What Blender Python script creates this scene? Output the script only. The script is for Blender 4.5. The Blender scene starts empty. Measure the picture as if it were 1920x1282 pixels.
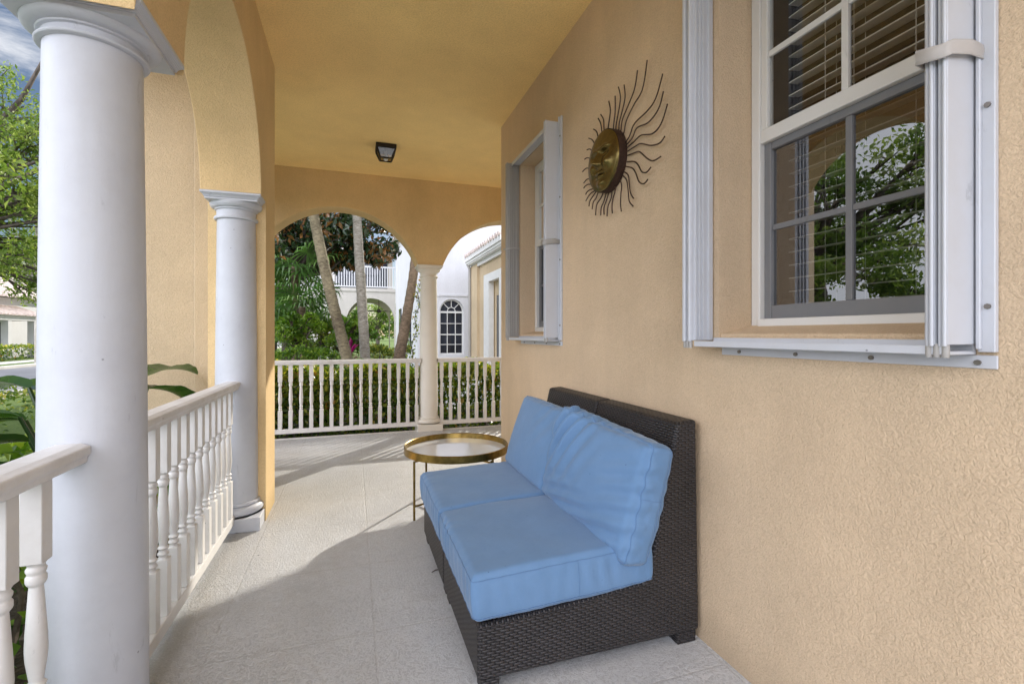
import bpy, bmesh, math, random
import numpy as np
from mathutils import Vector, Matrix, noise

R = math.radians
scene = bpy.context.scene
COL = scene.collection
rnd = random.Random(7)

# ------------------------------------------------------------------ materials
def new_mat(name):
    m = bpy.data.materials.new(name)
    m.use_nodes = True
    nt = m.node_tree
    b = nt.nodes['Principled BSDF']
    return m, nt, b

def nd(nt, typ, **kw):
    n = nt.nodes.new(typ)
    for k, v in kw.items():
        if k in n.inputs:
            n.inputs[k].default_value = v
        else:
            setattr(n, k, v)
    return n

def ramp(nt, stops):
    n = nt.nodes.new('ShaderNodeValToRGB')
    el = n.color_ramp.elements
    while len(el) < len(stops):
        el.new(0.5)
    for e, (p, c) in zip(el, stops):
        e.position = p
        e.color = (c, c, c, 1) if isinstance(c, (int, float)) else (c[0], c[1], c[2], 1)
    return n

def mixc(nt, fac, a, b, mode='MIX'):
    n = nt.nodes.new('ShaderNodeMix')
    n.data_type = 'RGBA'
    n.blend_type = mode
    for sock, v in ((n.inputs[0], fac), (n.inputs[6], a), (n.inputs[7], b)):
        if hasattr(v, 'is_output'):
            nt.links.new(v, sock)
        elif isinstance(v, (int, float)):
            sock.default_value = v
        else:
            sock.default_value = (v[0], v[1], v[2], 1)
    return n.outputs[2]

def coords(nt, kind='Object'):
    return nt.nodes.new('ShaderNodeTexCoord').outputs[kind]

def bump(nt, b, height, strength=.3, dist=.004):
    n = nt.nodes.new('ShaderNodeBump')
    n.inputs['Strength'].default_value = strength
    n.inputs['Distance'].default_value = dist
    nt.links.new(height, n.inputs['Height'])
    nt.links.new(n.outputs[0], b.inputs['Normal'])

def m_stucco(name, col, scale=55., strength=.55, dist=.006, vary=.12):
    m, nt, b = new_mat(name)
    geo = nt.nodes.new('ShaderNodeNewGeometry').outputs['Position']
    big = nd(nt, 'ShaderNodeTexNoise', Scale=1.1, Detail=5., Roughness=.6)
    nt.links.new(geo, big.inputs['Vector'])
    fine = nd(nt, 'ShaderNodeTexNoise', Scale=scale * 3.2, Detail=3.)
    nt.links.new(geo, fine.inputs['Vector'])
    c1 = tuple(x * (1 - vary) for x in col)
    c2 = tuple(min(1, x * (1 + vary)) for x in col)
    r = ramp(nt, [(.3, c1), (.7, c2)])
    nt.links.new(big.outputs[0], r.inputs[0])
    rf = ramp(nt, [(.32, .8), (.6, 1.05)])
    nt.links.new(fine.outputs[0], rf.inputs[0])
    col_out = mixc(nt, .6, r.outputs[0], rf.outputs[0], 'MULTIPLY')
    # rain streaks and blotches
    mp = nd(nt, 'ShaderNodeMapping'); mp.inputs['Scale'].default_value = (5., 5., .55)
    nt.links.new(geo, mp.inputs[0])
    st = nd(nt, 'ShaderNodeTexNoise', Scale=1., Detail=6., Roughness=.65)
    nt.links.new(mp.outputs[0], st.inputs['Vector'])
    rs = ramp(nt, [(.36, .955), (.64, 1.02)])
    nt.links.new(st.outputs[0], rs.inputs[0])
    col_out = mixc(nt, .8, col_out, rs.outputs[0], 'MULTIPLY')
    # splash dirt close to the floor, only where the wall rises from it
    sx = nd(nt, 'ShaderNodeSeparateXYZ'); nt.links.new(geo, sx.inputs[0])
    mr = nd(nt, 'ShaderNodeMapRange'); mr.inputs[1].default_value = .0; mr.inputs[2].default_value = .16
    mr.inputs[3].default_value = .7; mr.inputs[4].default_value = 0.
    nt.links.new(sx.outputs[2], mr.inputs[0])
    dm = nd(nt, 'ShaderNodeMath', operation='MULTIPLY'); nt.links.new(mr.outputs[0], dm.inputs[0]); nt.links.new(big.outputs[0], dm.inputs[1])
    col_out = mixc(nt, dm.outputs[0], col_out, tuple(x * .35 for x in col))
    nt.links.new(col_out, b.inputs['Base Color'])
    worm = nd(nt, 'ShaderNodeTexNoise', Scale=scale, Detail=4., Roughness=.55, Distortion=1.6)
    nt.links.new(geo, worm.inputs['Vector'])
    wr = ramp(nt, [(.36, 0.), (.5, .75), (.62, 1.)])
    nt.links.new(worm.outputs[0], wr.inputs[0])
    ad = nd(nt, 'ShaderNodeMath', operation='MULTIPLY_ADD')
    nt.links.new(fine.outputs[0], ad.inputs[0])
    ad.inputs[1].default_value = .35
    nt.links.new(wr.outputs[0], ad.inputs[2])
    b.inputs['Roughness'].default_value = .9
    b.inputs['Specular IOR Level'].default_value = .25
    bump(nt, b, ad.outputs[0], strength, dist)
    return m

def m_paint(name, col, rough=.45, dirt=.12, dirtcol=(.35, .3, .24), bs=.12, grain=False, spec=.4):
    m, nt, b = new_mat(name)
    geo = nt.nodes.new('ShaderNodeNewGeometry').outputs['Position']
    big = nd(nt, 'ShaderNodeTexNoise', Scale=6., Detail=8., Roughness=.7)
    nt.links.new(geo, big.inputs['Vector'])
    r = ramp(nt, [(.42, 0.), (.8, 1.)])
    nt.links.new(big.outputs[0], r.inputs[0])
    f = nd(nt, 'ShaderNodeMath', operation='MULTIPLY')
    nt.links.new(r.outputs[0], f.inputs[0]); f.inputs[1].default_value = dirt
    c = mixc(nt, f.outputs[0], col, dirtcol)
    ms = nd(nt, 'ShaderNodeMapping'); ms.inputs['Scale'].default_value = (9, 9, 3.); ms.inputs['Rotation'].default_value = (.5, .3, .2)
    nt.links.new(geo, ms.inputs[0])
    sc = nd(nt, 'ShaderNodeTexNoise', Scale=2.2, Detail=9., Roughness=.75, Distortion=.6)
    nt.links.new(ms.outputs[0], sc.inputs['Vector'])
    scr = ramp(nt, [(.62, 0.), (.69, .55)])
    nt.links.new(sc.outputs[0], scr.inputs[0])
    c = mixc(nt, scr.outputs[0], c, tuple(x * .62 for x in col))
    vor = nd(nt, 'ShaderNodeTexVoronoi', Scale=9.)
    nt.links.new(geo, vor.inputs['Vector'])
    sp = ramp(nt, [(.02, 1.), (.035, 0.)])
    nt.links.new(vor.outputs['Distance'], sp.inputs[0])
    c = mixc(nt, sp.outputs[0], c, tuple(x * .45 for x in col))
    nt.links.new(c, b.inputs['Base Color'])
    b.inputs['Roughness'].default_value = rough
    b.inputs['Specular IOR Level'].default_value = spec
    mp = nd(nt, 'ShaderNodeMapping')
    mp.inputs['Scale'].default_value = (60, 5, 60) if grain else (25, 25, 8)
    nt.links.new(geo, mp.inputs[0])
    fn = nd(nt, 'ShaderNodeTexNoise', Scale=1.5, Detail=5.)
    nt.links.new(mp.outputs[0], fn.inputs['Vector'])
    bump(nt, b, fn.outputs[0], bs if not grain else .5, .003)
    return m

def m_plain(name, col, rough=.5, metal=0., nscale=20., vary=.15, bs=.1, bdist=.002, spec=.5):
    m, nt, b = new_mat(name)
    oc = nt.nodes.new('ShaderNodeNewGeometry').outputs['Position']
    n = nd(nt, 'ShaderNodeTexNoise', Scale=nscale, Detail=5., Roughness=.65)
    nt.links.new(oc, n.inputs['Vector'])
    r = ramp(nt, [(.3, tuple(x * (1 - vary) for x in col)), (.7, tuple(min(1, x * (1 + vary)) for x in col))])
    nt.links.new(n.outputs[0], r.inputs[0])
    nt.links.new(r.outputs[0], b.inputs['Base Color'])
    b.inputs['Roughness'].default_value = rough
    b.inputs['Metallic'].default_value = metal
    b.inputs['Specular IOR Level'].default_value = spec
    if bs:
        bump(nt, b, n.outputs[0], bs, bdist)
    return m

def m_leaf(name, stops, rough=.4, trans=.35, spec=.5):
    """leaf colour from a per-leaf random attribute"""
    m, nt, b = new_mat(name)
    at = nd(nt, 'ShaderNodeAttribute', attribute_name='tint')
    r = ramp(nt, stops)
    nt.links.new(at.outputs['Fac'], r.inputs[0])
    nt.links.new(r.outputs[0], b.inputs['Base Color'])
    b.inputs['Roughness'].default_value = rough
    b.inputs['Specular IOR Level'].default_value = spec
    tr = nd(nt, 'ShaderNodeBsdfTranslucent')
    hs = nd(nt, 'ShaderNodeHueSaturation', Saturation=1.15, Value=1.6)
    nt.links.new(r.outputs[0], hs.inputs['Color'])
    nt.links.new(hs.outputs[0], tr.inputs[0])
    mx = nd(nt, 'ShaderNodeMixShader')
    mx.inputs[0].default_value = trans
    nt.links.new(b.outputs[0], mx.inputs[1]); nt.links.new(tr.outputs[0], mx.inputs[2])
    nt.links.new(mx.outputs[0], nt.nodes['Material Output'].inputs[0])
    return m

def m_bark(name, c1, c2, scale=(6, 6, 22), dist=.02):
    m, nt, b = new_mat(name)
    geo = nt.nodes.new('ShaderNodeNewGeometry').outputs['Position']
    mp = nd(nt, 'ShaderNodeMapping'); mp.inputs['Scale'].default_value = scale
    nt.links.new(geo, mp.inputs[0])
    n = nd(nt, 'ShaderNodeTexNoise', Scale=1., Detail=6., Roughness=.7, Distortion=.4)
    nt.links.new(mp.outputs[0], n.inputs['Vector'])
    n2 = nd(nt, 'ShaderNodeTexNoise', Scale=2.2, Detail=4.)
    nt.links.new(geo, n2.inputs['Vector'])
    r = ramp(nt, [(.35, c1), (.62, c2)])
    mm = nd(nt, 'ShaderNodeMath', operation='MULTIPLY_ADD')
    nt.links.new(n.outputs[0], mm.inputs[0]); mm.inputs[1].default_value = .7
    m2 = nd(nt, 'ShaderNodeMath', operation='MULTIPLY')
    nt.links.new(n2.outputs[0], m2.inputs[0]); m2.inputs[1].default_value = .32
    nt.links.new(m2.outputs[0], mm.inputs[2])
    nt.links.new(mm.outputs[0], r.inputs[0])
    nt.links.new(r.outputs[0], b.inputs['Base Color'])
    b.inputs['Roughness'].default_value = .9
    bump(nt, b, n.outputs[0], .8, dist)
    return m

def m_wicker(name):
    m, nt, b = new_mat(name)
    uv = coords(nt, 'UV')
    ns = nd(nt, 'ShaderNodeTexNoise', Scale=22., Detail=2.)
    nt.links.new(uv, ns.inputs['Vector'])
    wob = mixc(nt, .006, uv, ns.outputs[1], 'ADD')
    sp = nd(nt, 'ShaderNodeSeparateXYZ'); nt.links.new(wob, sp.inputs[0])
    def mth(op, a, b_=None, c_=None):
        n = nd(nt, 'ShaderNodeMath', operation=op)
        for k, v in enumerate((a, b_, c_)):
            if v is None:
                continue
            if hasattr(v, 'is_output'):
                nt.links.new(v, n.inputs[k])
            else:
                n.inputs[k].default_value = v
        return n.outputs[0]
    v = mth('DIVIDE', sp.outputs[1], .0095)
    row = mth('FLOOR', v)
    u = mth('MULTIPLY_ADD', row, .5, mth('DIVIDE', sp.outputs[0], .032))
    hu = mth('POWER', mth('ABSOLUTE', mth('SINE', mth('MULTIPLY', u, math.pi))), .45)
    hv = mth('POWER', mth('ABSOLUTE', mth('SINE', mth('MULTIPLY', v, math.pi))), .5)
    h = mth('MULTIPLY', hu, mth('MULTIPLY_ADD', hv, .75, .25))
    r = ramp(nt, [(.25, (.006, .0055, .006)), (.6, (.019, .017, .018)), (1., (.036, .032, .034))])
    nt.links.new(h, r.inputs[0])
    n2 = nd(nt, 'ShaderNodeTexNoise', Scale=6., Detail=4.)
    nt.links.new(uv, n2.inputs['Vector'])
    r2 = ramp(nt, [(.3, .75), (.7, 1.2)])
    nt.links.new(n2.outputs[0], r2.inputs[0])
    nt.links.new(mixc(nt, 1., r.outputs[0], r2.outputs[0], 'MULTIPLY'), b.inputs['Base Color'])
    b.inputs['Roughness'].default_value = .45
    bump(nt, b, h, .8, .006)
    return m

def m_fabric(name, col):
    m, nt, b = new_mat(name)
    oc = coords(nt)
    n = nd(nt, 'ShaderNodeTexNoise', Scale=5., Detail=9., Roughness=.68)
    nt.links.new(oc, n.inputs['Vector'])
    r = ramp(nt, [(.3, tuple(x * .92 for x in col)), (.7, (col[0] * 1.1, col[1] * 1.05, col[2] * 1.03))])
    nt.links.new(n.outputs[0], r.inputs[0])
    vor = nd(nt, 'ShaderNodeTexVoronoi', Scale=14.)
    nt.links.new(oc, vor.inputs['Vector'])
    sp = ramp(nt, [(.02, .8), (.05, 0.)])
    nt.links.new(vor.outputs['Distance'], sp.inputs[0])
    c = mixc(nt, sp.outputs[0], r.outputs[0], tuple(x * .5 for x in col))
    nt.links.new(c, b.inputs['Base Color'])
    fn = nd(nt, 'ShaderNodeTexNoise', Scale=650., Detail=2.)
    nt.links.new(oc, fn.inputs['Vector'])
    wn = nd(nt, 'ShaderNodeTexNoise', Scale=16., Detail=3., Distortion=.8)
    nt.links.new(oc, wn.inputs['Vector'])
    ad = nd(nt, 'ShaderNodeMath', operation='MULTIPLY_ADD')
    nt.links.new(fn.outputs[0], ad.inputs[0]); ad.inputs[1].default_value = .25
    nt.links.new(wn.outputs[0], ad.inputs[2])
    b.inputs['Roughness'].default_value = .85
    b.inputs['Specular IOR Level'].default_value = .2
    b.inputs['Sheen Weight'].default_value = .25
    b.inputs['Sheen Roughness'].default_value = .4
    bump(nt, b, ad.outputs[0], .3, .006)
    return m

def m_floor(name):
    m, nt, b = new_mat(name)
    geo = nt.nodes.new('ShaderNodeNewGeometry').outputs['Position']
    mp = nd(nt, 'ShaderNodeMapping')
    mp.inputs['Location'].default_value = (-.086, -.20, 0)
    nt.links.new(geo, mp.inputs[0])
    nz = nd(nt, 'ShaderNodeTexNoise', Scale=5., Detail=3.)
    nt.links.new(geo, nz.inputs['Vector'])
    wv = mixc(nt, .008, mp.outputs[0], nz.outputs[1], 'ADD')
    br = nd(nt, 'ShaderNodeTexBrick', offset=0., squash=1.)
    br.inputs['Scale'].default_value = 1.
    br.inputs['Brick Width'].default_value = .6
    br.inputs['Row Height'].default_value = .6
    br.inputs['Mortar Size'].default_value = .0055
    br.inputs['Mortar Smooth'].default_value = .5
    nt.links.new(wv, br.inputs['Vector'])
    # knock-down spatter
    n1 = nd(nt, 'ShaderNodeTexNoise', Scale=78., Detail=2.5, Roughness=.5, Distortion=1.3)
    nt.links.new(geo, n1.inputs['Vector'])
    r1 = ramp(nt, [(.44, 0.), (.54, 1.)])
    nt.links.new(n1.outputs[0], r1.inputs[0])
    n2 = nd(nt, 'ShaderNodeTexNoise', Scale=1.3, Detail=6., Roughness=.65)
    nt.links.new(geo, n2.inputs['Vector'])
    r2 = ramp(nt, [(.3, (.49, .50, .51)), (.7, (.63, .64, .65))])
    nt.links.new(n2.outputs[0], r2.inputs[0])
    r3 = ramp(nt, [(0., .80), (1., 1.05)])
    nt.links.new(r1.outputs[0], r3.inputs[0])
    c = mixc(nt, 1., r2.outputs[0], r3.outputs[0], 'MULTIPLY')
    jf = nd(nt, 'ShaderNodeMath', operation='MULTIPLY'); jf.inputs[1].default_value = .2
    nt.links.new(br.outputs['Fac'], jf.inputs[0])
    c = mixc(nt, jf.outputs[0], c, (.33, .31, .28))
    # browner towards the left edge of the porch
    sx = nd(nt, 'ShaderNodeSeparateXYZ'); nt.links.new(geo, sx.inputs[0])
    mr = nd(nt, 'ShaderNodeMapRange'); mr.inputs[1].default_value = -.72; mr.inputs[2].default_value = -.35
    mr.inputs[3].default_value = .55; mr.inputs[4].default_value = 0.
    nt.links.new(sx.outputs[0], mr.inputs[0])
    dn = nd(nt, 'ShaderNodeMath', operation='MULTIPLY'); nt.links.new(mr.outputs[0], dn.inputs[0])
    nt.links.new(n2.outputs[0], dn.inputs[1])
    c = mixc(nt, dn.outputs[0], c, (.20, .16, .12))
    n4 = nd(nt, 'ShaderNodeTexNoise', Scale=2.6, Detail=8., Roughness=.7, Distortion=.5)
    nt.links.new(geo, n4.inputs['Vector'])
    r4 = ramp(nt, [(.52, 0.), (.75, .45)])
    nt.links.new(n4.outputs[0], r4.inputs[0])
    c = mixc(nt, r4.outputs[0], c, (.36, .34, .31))
    # specks
    vor = nd(nt, 'ShaderNodeTexVoronoi', Scale=3.2)
    nt.links.new(geo, vor.inputs['Vector'])
    sp = ramp(nt, [(.012, .9), (.02, 0.)])
    nt.links.new(vor.outputs['Distance'], sp.inputs[0])
    c = mixc(nt, sp.outputs[0], c, (.05, .045, .04))
    nt.links.new(c, b.inputs['Base Color'])
    rr = ramp(nt, [(0., .5), (1., .27)])
    nt.links.new(r1.outputs[0], rr.inputs[0])
    nt.links.new(rr.outputs[0], b.inputs['Roughness'])
    b.inputs['Specular IOR Level'].default_value = .5
    h = nd(nt, 'ShaderNodeMath', operation='MULTIPLY_ADD')
    nt.links.new(br.outputs['Fac'], h.inputs[0]); h.inputs[1].default_value = -.5
    nt.links.new(r1.outputs[0], h.inputs[2])
    bump(nt, b, h.outputs[0], .55, .003)
    return m

def m_glass(name, tint=(.8, .85, .85), refl=.16):
    m, nt, b = new_mat(name)
    nt.nodes.remove(b)
    tr = nd(nt, 'ShaderNodeBsdfTransparent'); tr.inputs[0].default_value = (*tint, 1)
    gl = nd(nt, 'ShaderNodeBsdfGlossy'); gl.inputs['Roughness'].default_value = .004
    gl.inputs[0].default_value = (.95, .97, 1, 1)
    lw = nd(nt, 'ShaderNodeLayerWeight', Blend=.12)
    mr = nd(nt, 'ShaderNodeMapRange'); mr.inputs[3].default_value = refl; mr.inputs[4].default_value = .9
    nt.links.new(lw.outputs['Fresnel'], mr.inputs[0])
    mx = nd(nt, 'ShaderNodeMixShader')
    nt.links.new(mr.outputs[0], mx.inputs[0])
    nt.links.new(tr.outputs[0], mx.inputs[1]); nt.links.new(gl.outputs[0], mx.inputs[2])
    nt.links.new(mx.outputs[0], nt.nodes['Material Output'].inputs[0])
    return m

def m_darkglass(name, col=(.012, .014, .02)):
    m, nt, b = new_mat(name)
    n = nd(nt, 'ShaderNodeTexNoise', Scale=1.4, Detail=3.)
    nt.links.new(nt.nodes.new('ShaderNodeNewGeometry').outputs['Position'], n.inputs['Vector'])
    r = ramp(nt, [(.35, col), (.7, tuple(x * 3 for x in col))])
    nt.links.new(n.outputs[0], r.inputs[0]); nt.links.new(r.outputs[0], b.inputs['Base Color'])
    b.inputs['Roughness'].default_value = .06
    return m

def m_ground(name, stops, scale=3., bs=.5, dist=.02, rough=.95, fine=40.):
    m, nt, b = new_mat(name)
    geo = nt.nodes.new('ShaderNodeNewGeometry').outputs['Position']
    n = nd(nt, 'ShaderNodeTexNoise', Scale=scale, Detail=8., Roughness=.75)
    nt.links.new(geo, n.inputs['Vector'])
    n2 = nd(nt, 'ShaderNodeTexNoise', Scale=fine, Detail=4.)
    nt.links.new(geo, n2.inputs['Vector'])
    av = nd(nt, 'ShaderNodeMath', operation='MULTIPLY_ADD'); av.inputs[1].default_value = .45
    nt.links.new(n2.outputs[0], av.inputs[0])
    hm = nd(nt, 'ShaderNodeMath', operation='MULTIPLY'); hm.inputs[1].default_value = .55
    nt.links.new(n.outputs[0], hm.inputs[0]); nt.links.new(hm.outputs[0], av.inputs[2])
    r = ramp(nt, stops)
    nt.links.new(av.outputs[0], r.inputs[0]); nt.links.new(r.outputs[0], b.inputs['Base Color'])
    b.inputs['Roughness'].default_value = rough
    bump(nt, b, n2.outputs[0], bs, dist)
    return m

M = {}
YEL = (.66, .51, .345)
M['wall'] = m_stucco('yellow_stucco', YEL, 72., .45, .006)
M['arcade'] = m_stucco('arcade_stucco', (.72, .53, .28), 60., .45, .005)
M['ceil'] = m_stucco('ceiling_stucco', (.96, .70, .31), 34., .25, .004, .06)
M['wing'] = m_stucco('tan_stucco', (.60, .475, .315), 60., .5, .006)
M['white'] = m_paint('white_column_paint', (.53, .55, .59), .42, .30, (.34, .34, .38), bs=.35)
M['cream'] = m_paint('cream_column_paint', (.74, .71, .64), .45, .15, (.42, .38, .34))
M['rail'] = m_paint('white_rail_paint', (.70, .69, .67), .4, .3, (.38, .33, .27))
M['railwood'] = m_paint('painted_wood_rail', (.72, .715, .71), .45, .5, (.38, .33, .27), grain=True)
M['alu'] = m_paint('shutter_aluminium', (.53, .555, .60), .35, .3, (.42, .40, .36), bs=.012, spec=.5)
M['alugrey'] = m_paint('grey_shutter_aluminium', (.36, .35, .33), .4, .35, (.30, .28, .25), bs=.012)
M['vinyl'] = m_paint('window_vinyl', (.66, .66, .64), .4, .15, (.5, .46, .4), bs=.05)
M['sash'] = m_paint('screen_frame', (.17, .175, .185), .45, .3, (.25, .24, .22), bs=.05)
M['blind'] = m_paint('blind_slat', (.52, .49, .43), .5, .15, bs=.03)
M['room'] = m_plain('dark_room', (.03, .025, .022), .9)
M['glass'] = m_glass('window_glass', (.9, .92, .92), .09)
M['scrglass'] = m_glass('screened_glass', (.52, .53, .54), .24)
M['screw'] = m_plain('screw_steel', (.22, .20, .18), .4, .8)
M['strap'] = m_fabric('white_strap', (.46, .45, .43))
M['wicker'] = m_wicker('dark_wicker')
M['blue'] = m_fabric('blue_fabric', (.128, .238, .405))
M['brass'] = m_plain('aged_brass', (.33, .23, .07), .3, 1., 14., .5, .25, .002)
M['tray'] = m_plain('tray_glass', (.66, .68, .69), .07, 0., 2., .05, 0, spec=.8)
M['bronze'] = m_plain('bronze_face', (.155, .115, .038), .27, .85, 30., .3, .25, .002)
M['iron'] = m_plain('rusty_iron', (.06, .032, .022), .6, .4, 60., .4, .2)
M['lampiron'] = m_plain('lamp_iron', (.02, .015, .012), .5, .3, 40., .3, .1)
M['lampglass'] = m_glass('lamp_glass', (.55, .53, .50), .10)
M['floor'] = m_floor('porch_concrete')
M['curb'] = m_paint('white_curb', (.70, .68, .64), .6, .4)
M['neigh'] = m_stucco('neighbour_white', (.66, .66, .68), 30., .15, .004, .05)
M['neighgrey'] = m_stucco('neighbour_beige', (.50, .47, .43), 30., .15, .004, .06)
M['darkglass'] = m_darkglass('dark_pane')
M['void'] = m_plain('dark_opening', (.04, .035, .035), .8)
M['tile'] = m_plain('roof_tile', (.60, .51, .46), .85, 0., 5., .3, .3, .01)
M['dirt'] = m_ground('mulch', [(.35, (.03, .022, .015)), (.6, (.10, .075, .05))], 6., 1., .03)
M['lawn'] = m_ground('lawn_grass', [(.32, (.05, .10, .015)), (.65, (.17, .25, .05))], 1.5, 1., .04)
M['asphalt'] = m_ground('road_asphalt', [(.3, (.17, .17, .175)), (.7, (.28, .28, .285))], .8, .3, .01)
M['paving'] = m_ground('pavement_concrete', [(.3, (.50, .49, .46)), (.7, (.64, .63, .59))], 1., .3, .01)
M['bark'] = m_bark('oak_bark', (.045, .036, .03), (.15, .12, .10), (9, 9, 3))
M['palm'] = m_bark('palm_bark', (.16, .14, .115), (.50, .47, .42), (14, 14, 40), .015)
M['palmbrown'] = m_bark('palm_bark_brown', (.06, .042, .028), (.30, .22, .15), (14, 14, 34), .02)
M['palemoss'] = m_bark('mossy_palm_bark', (.085, .062, .042), (.36, .31, .20), (14, 14, 34), .02)
M['twig'] = m_bark('twig_bark', (.05, .04, .03), (.16, .13, .10), (12, 12, 12), .01)
M['oakleaf'] = m_leaf('oak_leaf', [(0., (.035, .065, .016)), (.5, (.12, .19, .04)), (1., (.33, .39, .11))], .4, .5)
M['hedgeleaf'] = m_leaf('hedge_leaf', [(0., (.03, .07, .014)), (.4, (.11, .19, .03)), (.68, (.28, .34, .055)), (.88, (.52, .50, .10)), (1., (.34, .15, .05))], .3, .42)
M['shrubleaf'] = m_leaf('shrub_leaf', [(0., (.035, .08, .015)), (.5, (.13, .25, .035)), (1., (.36, .48, .08))], .4, .4)
M['darkleaf'] = m_leaf('magnolia_leaf', [(0., (.011, .028, .011)), (.55, (.035, .07, .025)), (.8, (.07, .10, .04)), (.88, (.24, .12, .045)), (1., (.36, .18, .06))], .22, .15, .7)
M['palmleaf'] = m_leaf('palm_leaf', [(0., (.045, .11, .03)), (.6, (.14, .26, .065)), (1., (.34, .46, .15))], .35, .4)
M['bigleaf'] = m_leaf('broad_leaf', [(0., (.02, .055, .012)), (.6, (.05, .11, .02)), (1., (.11, .18, .035))], .25, .25, .6)
M['redleaf'] = m_leaf('magenta_leaf', [(0., (.12, .01, .05)), (1., (.5, .04, .22))], .4, .4)
M['fan'] = m_plain('fan_dark', (.03, .022, .018), .5)
M['gutter'] = m_paint('white_gutter', (.76, .76, .74), .45, .2)
M['carpaint'] = m_plain('dark_car_paint', (.03, .033, .04), .2, .2, 5., .05, 0)
M['rubber'] = m_plain('rubber', (.015, .015, .015), .8)
M['carglass'] = m_darkglass('car_glass', (.01, .012, .015))
M['chrome'] = m_plain('wheel_rim', (.5, .5, .5), .3, .9)
M['lens'] = m_plain('red_lens', (.3, .02, .02), .2)

# ------------------------------------------------------------------ mesh building
def origin_of(o):
    v = Vector((0, 0, 0))
    while o is not None:
        v += o.location
        o = o.parent
    return v

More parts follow.
